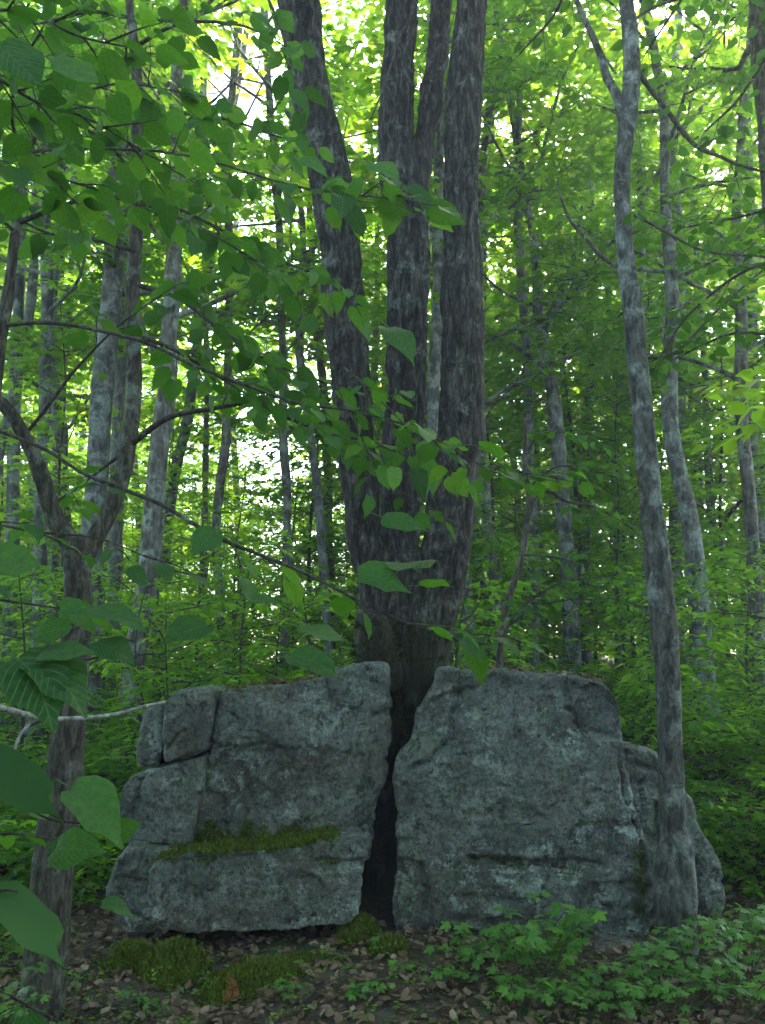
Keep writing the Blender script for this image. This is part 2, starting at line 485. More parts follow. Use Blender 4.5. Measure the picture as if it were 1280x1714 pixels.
M_STEM = bark_mat('green_stem', (0.03, 0.045, 0.015), (0.05, 0.07, 0.025), (0.08, 0.09, 0.04), 0.0, 0.5, 60, 0.2)
M_ROCK_L = rock_mat('granite_left', 3.1, 0.03)
M_ROCK_R = rock_mat('granite_right', 9.7, 0.0)
M_ROCK_RED = rock_mat('rusty_granite', 5.3, 0.3)
M_GROUND = ground_mat()
M_MOSS = tint_mat('moss', [(0, (0.04, 0.055, 0.006)), (0.5, (0.085, 0.115, 0.01)), (1, (0.15, 0.18, 0.018))], 0.95, 0.25)
M_LITTER = tint_mat('dead_leaves', [(0, (0.06, 0.035, 0.022)), (0.35, (0.16, 0.095, 0.062)), (0.75, (0.20, 0.125, 0.085)), (1, (0.30, 0.21, 0.155))], 0.75, 0.15)

# ------------------------------------------------------------------ ground
u = np.linspace(-1, 1, 300)
xs = 8.0 * u + 112.0 * np.sign(u) * np.abs(u) ** 9
v = np.linspace(-1, 1, 320)
ys = 6.0 + 9.0 * v + 112.0 * np.sign(v) * np.abs(v) ** 9
X, Y = np.meshgrid(xs, ys)
Z = g(X, Y)
q = np.stack([X.ravel() * 9, Y.ravel() * 9, 0 * X.ravel()], -1)
Z = Z + np.where(np.abs(X) < 12, 0.012 * fbm(q, 3, 8).reshape(X.shape), 0)
nx = len(xs)
i = np.arange(len(ys) - 1)[:, None] * nx; j = np.arange(nx - 1)[None, :]
Fg = np.stack([i + j, i + j + 1, i + nx + j + 1, i + nx + j], -1).reshape(-1, 4)
go = part('ground', mk_mesh('ground', np.stack([X.ravel(), Y.ravel(), Z.ravel()], -1), Fg, M_GROUND))
tag(go, kind='structure')

# thin summer haze between the trunks
bm = bmesh.new()
bmesh.ops.create_cube(bm, size=1.0)
for v_ in bm.verts: v_.co = Vector((v_.co.x * 270, v_.co.y * 270 + 6, v_.co.z * 30 + 10))
hm = bpy.data.meshes.new('haze'); bm.to_mesh(hm); bm.free()
M_HAZE = bpy.data.materials.new('haze')
ht, hn, hl = nodes_of(M_HAZE)
ho = hn.new('ShaderNodeOutputMaterial'); hv = hn.new('ShaderNodeVolumePrincipled')
hv.inputs['Color'].default_value = (0.85, 0.93, 0.98, 1)
hv.inputs['Density'].default_value = 0.0036
hv.inputs['Anisotropy'].default_value = 0.45
hl.new(hv.outputs[0], ho.inputs['Volume'])
hm.materials.append(M_HAZE)
tag(part('haze', hm), kind='stuff')

# ------------------------------------------------------------------ leaf templates for crowns (x across, y along, z up), unit length
def tmpl(outline_half, fold=0.12, droop=0.15):
    """outline_half: (x,y) from base to tip; gives vertices along the midrib and both edges, and triangles"""
    pts = [(0.0, 0.0)] + list(outline_half) + [(0.0, 1.0)]
    return pts, fold, droop

T_OVAL_V = np.array([[0, 0, 0], [0.26, 0.3, 0.06], [0.2, 0.68, 0.02], [0, 1, -0.12], [-0.2, 0.68, 0.02], [-0.26, 0.3, 0.06]])
T_OVAL_F = np.array([[0, 1, 2, 3], [0, 3, 4, 5]])
T_MAPLE_V = np.array([[0, 0, 0], [0.42, 0.12, -0.05], [0.2, 0.34, 0.05], [0.46, 0.66, -0.06], [0.13, 0.66, 0.03], [0, 1.0, -0.14],
                      [-0.13, 0.66, 0.03], [-0.46, 0.66, -0.06], [-0.2, 0.34, 0.05], [-0.42, 0.12, -0.05]])
T_MAPLE_F = np.array([[0, 1, 2, 2], [2, 3, 4, 4], [0, 2, 4, 5], [0, 5, 6, 8], [8, 6, 7, 7], [0, 8, 9, 9]])

def leaf_cloud(pos, axis, normal, size, V, F, rg, tint=None):
    """leaves as one vertex/face array. F may hold quads with a repeated last index for triangles"""
    n = len(pos)
    a = norm(axis)
    nn = normal - a * np.sum(normal * a, 1, keepdims=True)
    nn = norm(nn)
    r = np.cross(a, nn)
    B = np.stack([r, a, nn], 1)                       # n,3,3
    vv = np.einsum('kc,ncd->nkd', V, B) * size[:, None, None] + pos[:, None, :]
    k = len(V)
    off = (np.arange(n) * k)[:, None, None]
    quads = F[F[:, 2] != F[:, 3]]
    tris = F[F[:, 2] == F[:, 3]][:, :3]
    fs, tn = [], []
    t = rg.random(n) if tint is None else tint
    if len(quads): fs.append((quads[None] + off).reshape(-1, 4)); tn.append(np.repeat(t, len(quads)))
    if len(tris): fs.append((tris[None] + off).reshape(-1, 3)); tn.append(np.repeat(t, len(tris)))
    return vv.reshape(-1, 3), fs, np.concatenate(tn)

class Foliage:
    """collects sprays of leaves and thin twigs, in world coordinates"""
    def __init__(s, rg, leaf=0.11, per=12, droop=0.25, tilt=0.35):
        s.rg, s.leaf, s.per, s.droop, s.tilt = rg, leaf, per, droop, tilt
        s.O, s.D, s.L = [], [], []
    def spray(s, o, d, L):
        s.O.append(o); s.D.append(d); s.L.append(L)
    def arrays(s, reject=None):
        O, D, L = np.array(s.O), norm(np.array(s.D)), np.array(s.L)
        if reject is not None:
            keep = ~reject(O + D * L[:, None] * 0.5)
            O, D, L = O[keep], D[keep], L[keep]
        s.kO, s.kD, s.kL = O, D, L
        k, rg = s.per, s.rg
        n = len(O)
        t = (np.arange(k)[None, :] + rg.random((n, k))) / k
        side = np.where(np.arange(k) % 2 == 0, 1.0, -1.0)[None, :] * np.ones((n, 1))
        S = norm(np.cross(D, np.array([0, 0, 1.0])) + 1e-6)
        wid = s.leaf * 0.5
        pos = O[:, None] + D[:, None] * (t * L[:, None])[:, :, None] + S[:, None] * (side * wid * (0.3 + rg.random((n, k)) * (1.4 - t)))[:, :, None]
        pos[:, :, 2] += rg.normal(0, 0.25 * s.leaf, (n, k)) - 0.12 * (t ** 2) * L[:, None]
        ax = D[:, None] * (0.5 + 0.5 * t)[:, :, None] + S[:, None] * (side * (0.9 - 0.6 * t))[:, :, None] + rg.normal(0, 0.25, (n, k, 3))
        ax[:, :, 2] -= s.droop
        nr = np.array([0, 0, 1.0]) + rg.normal(0, s.tilt, (n, k, 3))
        sz = s.leaf * (0.6 + 0.6 * rg.random((n, k)))
        return pos.reshape(-1, 3), ax.reshape(-1, 3), nr.reshape(-1, 3), sz.ravel()
    def mesh(s, name, mat, V=T_OVAL_V, F=T_OVAL_F, reject=None, hue=None):
        p, a, nr, sz = s.arrays(reject)
        n = len(p)
        # whole sprays differ a little from one another, and leaves within them
        base = np.repeat(s.rg.random(len(s.kO)), s.per) * 0.6 + s.rg.random(n) * 0.4
        vv, fs, tn = leaf_cloud(p, a, nr, sz, V, F, s.rg, base)
        return mk_mesh(name, vv, fs, mat, True, tn)
    def twigs(s, name, mat, r=0.004):
        """after mesh(): a thin stalk under each kept spray"""
        O, D, L = s.kO, s.kD, s.kL
        n = len(O)
        S = norm(np.cross(D, np.array([0, 0, 1.0])) + 1e-6)
        up = np.cross(S, D)
        rows = []
        for tt, rr in ((0.0, r), (0.5, r * 0.7), (0.95, r * 0.3)):
            c = O + D * (tt * L)[:, None]
            c[:, 2] -= 0.12 * tt ** 2 * L
            for k in range(3):
                th = k * 2.0944
                rows.append(c + (S * math.cos(th) + up * math.sin(th)) * rr)
        V = np.stack(rows, 1).reshape(-1, 3)
        f = []
        for b in (0, 3):
            for k in range(3):
                f.append([b + k, b + (k + 1) % 3, b + 3 + (k + 1) % 3, b + 3 + k])
        Fq = (np.array(f)[None] + (np.arange(n) * 9)[:, None, None]).reshape(-1, 4)
        return mk_mesh(name, V, Fq, mat)

GAPS = [(405, 95, 125, 180), (445, 60, 70, 95), (360, 120, 35, 50), (590, 40, 30, 30), (560, 205, 45, 40), (700, 150, 16, 45),
        (915, 150, 60, 40), (865, 190, 35, 40), (1005, 318, 26, 32), (945, 420, 45, 22), (990, 250, 24, 22), (820, 480, 20, 20),
        (1225, 75, 35, 40), (1150, 100, 28, 34), (1190, 165, 40, 20), (1010, 590, 40, 22), (1000, 672, 34, 28), (830, 690, 30, 46), (850, 780, 30, 36),
        (330, 720, 26, 40), (310, 800, 22, 30), (640, 250, 12, 20), (880, 350, 30, 25), (890, 480, 22, 22), (345, 60, 20, 30), (285, 105, 22, 25)]

def in_gap(p, grow=1.0):
    x, y, f = project(p)
    r = np.zeros(len(p), bool)
    for cx, cy, rx, ry in GAPS:
        r |= ((x - cx) / (rx * grow)) ** 2 + ((y - cy) / (ry * grow)) ** 2 < 1
    return (r & (f > 0)) | ((y < -80) & (f > 0))        # (the part of the canopy above the view is left open)

# ------------------------------------------------------------------ trees seen through the woods
def limb_points(o, az, el, L, rg, n=7, lift=0.15):
    d = np.array([math.sin(az) * math.cos(el), math.cos(az) * math.cos(el), math.sin(el)])
    pts = [np.array(o, float)]
    for k in range(n - 1):
        d = d + rg.normal(0, 0.13, 3); d[2] += lift * (-1 if k > n // 2 else 0.4) * 0.5
        d = d / np.linalg.norm(d)
        pts.append(pts[-1] + d * L / (n - 1))
    return np.array(pts)

def foliate(fol, pts, rg, start=0.25, step=0.16, sp=(0.35, 0.7)):
    """sprays on both sides along a limb"""
    seg = np.linalg.norm(np.diff(pts, axis=0), axis=1)
    cum = np.concatenate([[0], np.cumsum(seg)])
    s = start * cum[-1]
    side = 1
    while s <= cum[-1]:
        k = min(np.searchsorted(cum, s, side='right') - 1, len(seg) - 1)
        t = (s - cum[k]) / seg[k]
        p = pts[k] * (1 - t) + pts[k + 1] * t
        d = (pts[k + 1] - pts[k]) / seg[k]
        S = np.cross(d, [0, 0, 1.0]); S = S / max(np.linalg.norm(S), 1e-6)
        dd = d * 0.6 + S * side * (0.9 + rg.normal(0, 0.25)); dd[2] = dd[2] * 0.4 + rg.normal(0.02, 0.16)
        fol.spray(p + rg.normal(0, 0.02, 3), dd, rg.uniform(*sp))
        side = -side
        s += step * rg.uniform(0.7, 1.3)
    d = pts[-1] - pts[-2]; d[2] *= 0.3
    fol.spray(pts[-1], d, rg.uniform(*sp))

def forest_tree(name, path, radii, label, mat, seed, group='trees standing in the woods behind the boulders', crown_from=2.5, n_limbs=12, limb_len=(1.4, 2.8),
                leaf=0.12, per=12, extra_top=5.0, top_r=0.05, nseg=14, crown_mat=None, maple=True, bark=(0.008, 9, 2.5), forks=(), step=0.17, gaps=True):
    rg = np.random.default_rng(seed)
    path = [np.asarray(p, float) for p in path]
    radii = list(radii)
    root_z = g1(path[0][0], path[0][1])
    path[0] = np.array([path[0][0], path[0][1], root_z - 0.12])
    if extra_top:
        d = path[-1] - path[-2]; d = d / np.linalg.norm(d)
        for k in range(3):
            d = d * 0.9 + np.array([rg.normal(0, 0.06), rg.normal(0, 0.06), 0.2]); d /= np.linalg.norm(d)
            path.append(path[-1] + d * extra_top / 3)
            radii.append(max(top_r, radii[-1] * 0.78))
    full = np.column_stack([np.array(path), radii])
    L = np.linalg.norm(np.diff(full[:, :3], axis=0), axis=1).sum()
    pts = catmull(full, int(max(16, L / 0.13)))
    pts[:, :2] += 0.25 * radii[0] * np.column_stack([fbm(np.column_stack([pts[:, 2] * 0.9, 0 * pts[:, 2] + seed, 0 * pts[:, 2]]), 2, seed), fbm(np.column_stack([pts[:, 2] * 0.9, 0 * pts[:, 2] + seed, 0 * pts[:, 2] + 9]), 2, seed + 1)])
    flare = 1 + 0.5 * np.exp(-np.maximum(pts[:, 2] - root_z, 0) / 0.18)
    root = thing(name, (path[0][0], path[0][1], root_z), label, 'tree', group)
    V, Fs = tube(pts[:, :3], pts[:, 3] * flare, nseg, bark, seed)
    part('trunk', mk_mesh('trunk', V, Fs, mat), root)
    fol = Foliage(rg, leaf, per)
    for fk in forks:
        fp = catmull(np.array(fk), 20)
        V, Fs = tube(fp[:, :3], fp[:, 3], 10, bark, seed + 7)
        part('limb', mk_mesh('limb', V, Fs, mat), root)
        foliate(fol, fp[8:, :3], rg, 0.3, step)
    z0, z1 = root_z + crown_from, pts[-1, 2]
    for k in range(n_limbs):
        zz = z0 + (z1 - z0) * ((k + rg.random()) / n_limbs)
        kk = int(np.argmin(np.abs(pts[:, 2] - zz)))
        az = k * 2.4 + rg.normal(0, 0.4)
        LL = rg.uniform(*limb_len) * (1.0 - 0.45 * k / n_limbs)
        lp = limb_points(pts[kk, :3], az, rg.uniform(0.25, 0.7), LL, rg)
        r0 = min(pts[kk, 3] * 0.5, 0.012 + 0.011 * LL)
        V, Fs = tube(lp, np.linspace(r0, 0.005, len(lp)), 6)
        part('limb', mk_mesh('limb', V, Fs, mat), root)
        foliate(fol, lp, rg, 0.3, step)
        for b in range(3):
            kb = rg.integers(2, len(lp) - 1)
            sp_ = limb_points(lp[kb], az + rg.choice([-1, 1]) * rg.uniform(0.6, 1.2), rg.uniform(-0.05, 0.4), LL * rg.uniform(0.35, 0.55), rg, 5)
            V, Fs = tube(sp_, np.linspace(r0 * 0.5, 0.004, len(sp_)), 5)
            part('limb', mk_mesh('limb', V, Fs, mat), root)
            foliate(fol, sp_, rg, 0.15, step)
    tv = (T_MAPLE_V, T_MAPLE_F) if maple else (T_OVAL_V, T_OVAL_F)
    rej = (lambda p: in_gap(p, 0.62)) if gaps else None
    part('crown', fol.mesh('crown', crown_mat or M_CROWN, *tv, reject=rej), root, 'stuff')
    part('twig', fol.twigs('twig', M_TWIG, 0.004), root, 'stuff')
    return root

def px_path(spec, Y):
    """[(px, py, width px)] from the foot up -> world path and radii"""
    pts, rr = [], []
    for s in spec:
        yy = s[3] if len(s) > 3 else Y
        pts.append(P(s[0], s[1], yy)); rr.append(0.46 * s[2] * mpp(s[1], yy))
    return pts, rr

TREES = [
    # px path from the foot up, distance, label, bark, crown_from
    ('beech_tree', [(150, 1230, 44), (152, 900, 40), (165, 700, 38), (185, 500, 36), (200, 300, 30), (210, 120, 26)], 9.5, 'stout pale grey trunk standing just behind the forked tree', M_BARK_FAR, 4.5),
    ('maple_tree', [(208, 1230, 40), (222, 1120, 38), (245, 950, 36), (262, 800, 34), (280, 600, 30), (292, 420, 26), (296, 200, 22)], 9.0, 'dark grey trunk leaning over the small blocks of the boulder', M_BARK_FARD, 3.8),
    ('beech_tree', [(258, 1190, 24), (272, 950, 22), (292, 800, 20), (318, 690, 18), (335, 540, 16)], 13, 'slim pale trunk leaning behind the dark leaning trunk', M_BARK_FAR, 4.5),
    ('maple_tree', [(62, 1200, 26), (66, 950, 22), (74, 700, 20), (76, 450, 18), (72, 250, 14)], 10, 'straight grey trunk seen through the crotch of the forked tree', M_BARK_FAR, 4.0),
    ('beech_tree', [(14, 1190, 26), (18, 900, 22), (28, 600, 20), (36, 400, 17)], 11, 'narrow grey trunk close to the reddish upright stem', M_BARK_FAR, 4.0),
    ('beech_tree', [(195, 1170, 18), (200, 900, 16), (206, 700, 14), (214, 500, 13)], 15, 'thin pale trunk between the stout pale trunk and the dark leaning trunk', M_BARK_FAR, 5),
    ('maple_tree', [(334, 1180, 12), (338, 1000, 11), (343, 800, 10), (345, 600, 9)], 13, 'very thin straight dark trunk above the inner small block', M_BARK_FARD, 4),
    ('maple_tree', [(383, 1190, 19), (372, 1050, 16), (364, 900, 15), (368, 820, 15), (380, 740, 14), (382, 600, 12)], 12, 'crooked dark trunk with a bend, behind the main block', M_BARK_FARD, 4),
    ('maple_tree', [(470, 1190, 19), (478, 1000, 17), (479, 850, 15), (474, 700, 14), (470, 500, 12)], 12, 'slender dark trunk rising above the middle of the main block', M_BARK_FARD, 4),
    ('maple_tree', [(552, 1190, 22), (551, 1080, 20), (549, 900, 18), (545, 700, 16)], 14, 'short-looking dark trunk close beside the burl of the multi-stemmed tree', M_BARK_FARD, 2.4),
    ('beech_tree', [(724, 1190, 26), (727, 900, 24), (728, 650, 22), (734, 400, 20), (738, 200, 16)], 10, 'pale trunk showing in the slot between two dark stems', M_BARK_FAR, 4.2),
    ('beech_tree', [(962, 1200, 34), (955, 1000, 28), (942, 840, 26), (927, 700, 24), (912, 580, 20), (902, 540, 19), (896, 440, 15)], 11, 'pale grey trunk forking high over the boulder by the bare bent branch', M_BARK_FAR, 4.2),
    ('maple_tree', [(832, 1190, 25), (829, 1000, 23), (822, 920, 22), (813, 860, 20), (806, 700, 17)], 11, 'dark leaning trunk beside the bent sapling', M_BARK_FARD, 3.6),
    ('beech_tree', [(913, 1190, 16), (905, 990, 14), (900, 900, 13), (894, 700, 11)], 17, 'thin pale trunk lit grey between sapling and forking trunk', M_BARK_FAR, 5),
    ('maple_tree', [(982, 1190, 26), (980, 1060, 24), (978, 900, 21), (984, 700, 18)], 14, 'dark thick trunk low behind the cap of the boulder', M_BARK_FARD, 2.0),
    ('maple_tree', [(1178, 1200, 46), (1170, 1060, 36), (1162, 940, 32), (1150, 850, 30), (1132, 760, 28), (1124, 690, 27), (1127, 600, 26), (1120, 480, 22), (1118, 300, 18)], 9.5, 'wavy grey trunk close to the slender spotted tree', M_BARK_FAR, 3.8),
    ('maple_tree', [(1274, 1200, 28), (1266, 1000, 25), (1255, 820, 23), (1241, 650, 21), (1236, 500, 18)], 10.5, 'upright dark trunk near where the litter slope rises', M_BARK_FARD, 3.6),
    ('beech_tree', [(1040, 1200, 15), (1036, 1000, 14), (1030, 800, 12), (1028, 600, 10)], 16, 'thin grey trunk just showing beside the slender spotted tree', M_BARK_FAR, 4),
    ('maple_tree', [(1352, 1250, 60), (1330, 800, 52), (1300, 350, 46), (1280, 120, 42), (1268, 0, 40)], 7.5, 'pinkish brown trunk cut by the top corner above the maple boughs', M_BARK_BROWN, 6.5),
    ('maple_tree', [(1218, 1190, 18), (1205, 1000, 16), (1190, 860, 13), (1180, 700, 12)], 14, 'thin dark trunk between the wavy trunk and the upright dark one', M_BARK_FARD, 3.4),
    ('maple_tree', [(105, 1190, 20), (112, 1000, 18), (108, 760, 17), (104, 600, 15), (118, 480, 12)], 13, 'grey trunk behind the arms of the forked tree with a crooked top', M_BARK_FAR, 4),
    ('beech_tree', [(410, 1190, 14), (404, 1000, 12), (398, 850, 12), (390, 700, 10)], 18, 'thin straight pale trunk far behind the crooked dark one', M_BARK_FAR, 5),
]
seed = 100
for nm, spec, Y, lab, mat, cf in TREES:
    pts, rr = px_path(spec, Y)
    forks = []
    if 'forking high' in lab:
        forks = [[(*P(905, 560, Y), 0.07), (*P(935, 500, Y + .2), 0.05), (*P(960, 430, Y + .5), 0.035), (*P(975, 340, Y + .6), 0.02)]]
    forest_tree(nm, pts, rr, lab, mat, seed, crown_from=cf, forks=forks, n_limbs=13 if Y < 12 else 10, leaf=0.115 if Y < 12 else 0.14, per=11, nseg=16 if Y < 11 else 10)
    seed += 3

# ------------------------------------------------------------------ repeats: farther trees, leafy saplings (copies share their meshes)
def copy_tree(root, loc, rz, s, label=None, group=None, tilt=0.0):
    r = root.copy(); COL.objects.link(r)
    r.location = loc; r.rotation_euler = (tilt, 0, rz); r.scale = (s, s, s)
    if label: r['label'] = label
    if group: r['group'] = group
    for ch in root.children:
        c = ch.copy(); COL.objects.link(c); c.parent = r
    return r

def far_tree(seed, mat, H=14, r=0.14, crown_from=3.5, n=22):
    rg = np.random.default_rng(seed)
    k = 8
    zz = np.linspace(-0.2, H, k)
    path = np.column_stack([rg.normal(0, 0.16, k).cumsum() * 0.6, rg.normal(0, 0.16, k).cumsum() * 0.6, zz])
    path[:, :2] -= path[0, :2]
    rad = np.linspace(r, 0.03, k)
    pts = catmull(np.column_stack([path, rad]), 40)
    root = thing('forest_tree', (0, 0, 0), 'slim tree', 'tree')
    V, Fs = tube(pts[:, :3], pts[:, 3] * (1 + 0.5 * np.exp(-np.maximum(pts[:, 2], 0) / 0.25)), 9, (0.008, 8, 2), seed)
    part('trunk', mk_mesh('trunk', V, Fs, mat), root, local=True)
    fol = Foliage(rg, 0.16, 11)
    lj = Join()
    for q_ in range(n):
        z = crown_from + (H - crown_from) * (q_ + rg.random()) / n
        kk = int(np.argmin(np.abs(pts[:, 2] - z)))
        LL = rg.uniform(1.4, 3.0) * (1 - 0.5 * q_ / n)
        az = q_ * 2.4 + rg.normal(0, .4)
        lp = limb_points(pts[kk, :3], az, rg.uniform(0.1, 0.6), LL, rg)
        lj.add(*tube(lp, np.linspace(0.01 + 0.011 * LL, 0.005, len(lp)), 5))
        foliate(fol, lp, rg, 0.2, 0.34, (0.4, 0.8))
        for b in range(2):
            kb = rg.integers(2, len(lp) - 1)
            s_ = limb_points(lp[kb], az + rg.choice([-1, 1]) * rg.uniform(.6, 1.2), rg.uniform(-.1, .4), LL * .5, rg, 5)
            lj.add(*tube(s_, np.linspace(0.012, 0.004, len(s_)), 5))
            foliate(fol, s_, rg, 0.1, 0.34, (0.4, 0.8))
    part('limbs', lj.mesh('limbs', mat), root, 'stuff', local=True)
    part('crown', fol.mesh('crown', M_FAR, T_OVAL_V * np.array([1.35, 1, 1]), T_OVAL_F), root, 'stuff', local=True)
    return root

protos = [far_tree(501, M_BARK_FAR, 12, 0.13, 2.6), far_tree(502, M_BARK_FARD, 11, 0.11, 2.2), far_tree(503, M_BARK_FAR, 14, 0.17, 3.4), far_tree(504, M_BARK_FARD, 9, 0.09, 2.0), far_tree(505, M_BARK_FAR, 13, 0.15, 2.8)]
protos += [far_tree(506, M_BARK_POLE, 12, 0.075, 6.5, 9), far_tree(507, M_BARK_POLE, 11, 0.055, 5.5, 8), far_tree(508, M_BARK_POLE, 13, 0.09, 7.0, 10)]
used = [False] * len(protos)
def put_far(x, y, label, group, which=None, s=None):
    k = rng.integers(5) if which is None else which
    loc = (x, y, g1(x, y) - 0.05); rz = rng.uniform(0, 6.28); s = s or rng.uniform(0.85, 1.2)
    if not used[k]:
        used[k] = True
        r = protos[k]; r.location = loc; r.rotation_euler = (0, 0, rz); r.scale = (s, s, s); r['label'] = label; r['group'] = group
    else:
        copy_tree(protos[k], loc, rz, s, label, group)
placed = []
tries = 0
while len(placed) < 48 and tries < 5000:
    tries += 1
    y = 13 + 33 * rng.random() ** 1.1
    x = rng.uniform(-1, 1) * (y * 0.5 + 2)
    if y < 32 and abs(x / y + 0.17) < 0.08: continue
    if all((x - a) ** 2 + (y - b) ** 2 > 3.2 for a, b in placed):
        placed.append((x, y))
def zone(x, y):
    px = project(np.array([[x, y, 1.5]]))[0][0]
    for lim, w in ((200, 'the forked young tree'), (360, 'the stacked small blocks'), (640, 'the mossy ledge'), (750, 'the cleft and dark stems'), (1040, 'the tall boulder'), (1165, 'the slender spotted tree')):
        if px < lim: return w
    return 'the outer seedling corner'
FAR_KIND = ['pale slim tree', 'dark slim tree', 'tall pale tree', 'small dark tree', 'pale round-crowned tree']
for x, y in placed:
    k = int(rng.integers(5))
    dist = 'in the woods' if y < 19 else 'deep in the woods' if y < 30 else 'at the far edge of the woods'
    put_far(x, y, f'{FAR_KIND[k]} {dist} behind {zone(x, y)}', 'slim trees of the woods', which=k)
poles, tries = [], 0
while len(poles) < 44 and tries < 4000:
    tries += 1
    y = 10.5 + 18 * rng.random(); x = rng.uniform(-1, 1) * (y * 0.46 + 0.5)
    if abs(x / y + 0.17) < 0.09: continue
    if all((x - a) ** 2 + (y - b) ** 2 > 1.2 for a, b in poles + placed): poles.append((x, y))
for x, y in poles:
    k = int(rng.integers(5, 8))
    dist = 'near' if y < 15 else 'farther off' if y < 22 else 'deep in the woods'
    put_far(x, y, f"{['slim grey pole tree', 'very thin grey pole tree', 'taller grey pole tree'][k - 5]} {dist} behind {zone(x, y)}", 'bare-stemmed pole trees of the woods', which=k)
# trees added out of view round the viewer's place to shade the clearing
for k, (x, y) in enumerate([(-4.6, 3.0), (4.4, 2.2), (-6.8, 0.4), (6.9, 0.0), (-6.2, 6.2), (5.2, 5.4), (-5.0, -6), (5.4, -6.4), (0.8, -9), (-8.5, 3.6), (8.6, 3.4), (-7.2, 9.5), (7.0, 8.6), (-2.6, -8), (3.4, -8.6), (-6.4, -2.8), (6.2, -3.2)]):
    put_far(x, y, 'tree added out of view to shade the clearing', 'shade trees added round the clearing', s=rng.uniform(0.95, 1.15))

def sapling(seed, H, leaf, per, n, mat_leaf, maple, spread=1.0, start=0.25):
    rg = np.random.default_rng(seed)
    k = 6
    path = np.column_stack([rg.normal(0, 0.06, k).cumsum(), rg.normal(0, 0.06, k).cumsum(), np.linspace(-0.1, H, k)])
    path[:, :2] -= path[0, :2]
    pts = catmull(np.column_stack([path, np.linspace(0.008 + 0.005 * H, 0.004, k)]), 18)
    root = thing('sapling', (0, 0, 0), 'leafy sapling', 'sapling')
    V, Fs = tube(pts[:, :3], pts[:, 3], 6)
    part('stem', mk_mesh('stem', V, Fs, M_TWIG), root, local=True)
    fol = Foliage(rg, leaf, per, 0.2, 0.3)
    bj = Join()
    for q_ in range(n):
        t = start + (1 - start) * (q_ + rg.random()) / n
        kk = int(t * (len(pts) - 1))
        LL = spread * rg.uniform(0.5, 1.0) * (1.15 - 0.7 * t)
        lp = limb_points(pts[kk, :3], q_ * 2.4 + rg.normal(0, .4), rg.uniform(0.0, 0.45), LL, rg, 5, 0.2)
        bj.add(*tube(lp, np.linspace(0.008, 0.003, len(lp)), 4))
        foliate(fol, lp, rg, 0.15, leaf * 1.35, (leaf * 2.0, leaf * 4.0))
    part('twigs', bj.mesh('twigs', M_TWIG), root, 'stuff', local=True)
    tv = (T_MAPLE_V, T_MAPLE_F) if maple else (T_OVAL_V, T_OVAL_F)
    part('crown', fol.mesh('crown', mat_leaf, *tv), root, 'stuff', local=True)
    return root

sprotos = [sapling(601, 3.2, 0.10, 8, 22, M_UNDER, True, 1.2, 0.12), sapling(602, 1.7, 0.085, 8, 16, M_UNDER, False, 0.9, 0.1), sapling(603, 4.4, 0.11, 8, 26, M_UNDER, True, 1.4, 0.2),
           sapling(604, 1.0, 0.075, 8, 14, M_UNDER, True, 0.7, 0.08), sapling(605, 2.4, 0.09, 8, 20, M_UNDER, False, 1.1, 0.12),
           sapling(606, 6.2, 0.125, 8, 34, M_UNDER, True, 1.8, 0.2), sapling(607, 5.2, 0.12, 8, 30, M_UNDER, True, 1.7, 0.12)]
sused = [False] * len(sprotos)
def put_sap(x, y, k, s, label, group):
    loc = (x, y, g1(x, y)); rz = rng.uniform(0, 6.28)
    if not sused[k]:
        sused[k] = True
        r = sprotos[k]; r.location = loc; r.rotation_euler = (0, 0, rz); r.scale = (s, s, s); r['label'] = label; r['group'] = group
    else:
        copy_tree(sprotos[k], loc, rz, s, label, group)
spl, tries = [], 0
while len(spl) < 250 and tries < 8000:
    tries += 1
    y = 7.2 + 24 * rng.random() ** 1.4
    x = rng.uniform(-1, 1) * (y * 0.47 + 1)
    if all((x - a) ** 2 + (y - b) ** 2 > 0.35 + 0.02 * y for a, b in spl):
        spl.append((x, y))
for _ in range(70):  # saplings added round the viewer to keep light off the boulders
    while True:
        x, y = rng.uniform(-7.5, 7.5), rng.uniform(-7.5, 4.5)
        if (y < -0.9 and abs(x) + abs(y) > 1.5) or (abs(x) > 2.6 + 0.1 * y and y < 3.5): break
    put_sap(x, y, int(rng.choice([0, 2, 2, 4])), rng.uniform(0.9, 1.3), 'leafy sapling added round the viewer to shade the clearing', 'shade saplings added round the clearing')
for x, y in spl:
    if y < 10: k = rng.choice([1, 3, 4, 1, 3])
    else: k = rng.integers(5)
    if k < 5 and y > 11 and rng.random() < 0.5: k = rng.choice([5, 6])
    dist = 'close' if y < 9.5 else 'some way' if y < 15 else 'far'
    lab = f"{['layered maple sapling', 'bushy oval-leaved sapling', 'thin maple sapling', 'knee-high maple sapling', 'slight oval-leaved sapling', 'tall wide maple sapling', 'dense tall maple sapling'][int(k)]} {dist} behind {zone(x, y)}"
    put_sap(x, y, int(k), rng.uniform(0.8, 1.2), lab, 'saplings of the undergrowth')

# ------------------------------------------------------------------ the split boulder
def remeshed(me, voxel):
    o = bpy.data.objects.new('tmp', me); COL.objects.link(o)
    md = o.modifiers.new('r', 'REMESH'); md.mode = 'VOXEL'; md.voxel_size = voxel; md.use_smooth_shade = True
    dg = bpy.context.evaluated_depsgraph_get()
    out = bpy.data.meshes.new_from_object(o.evaluated_get(dg))
    bpy.data.objects.remove(o)
    return out

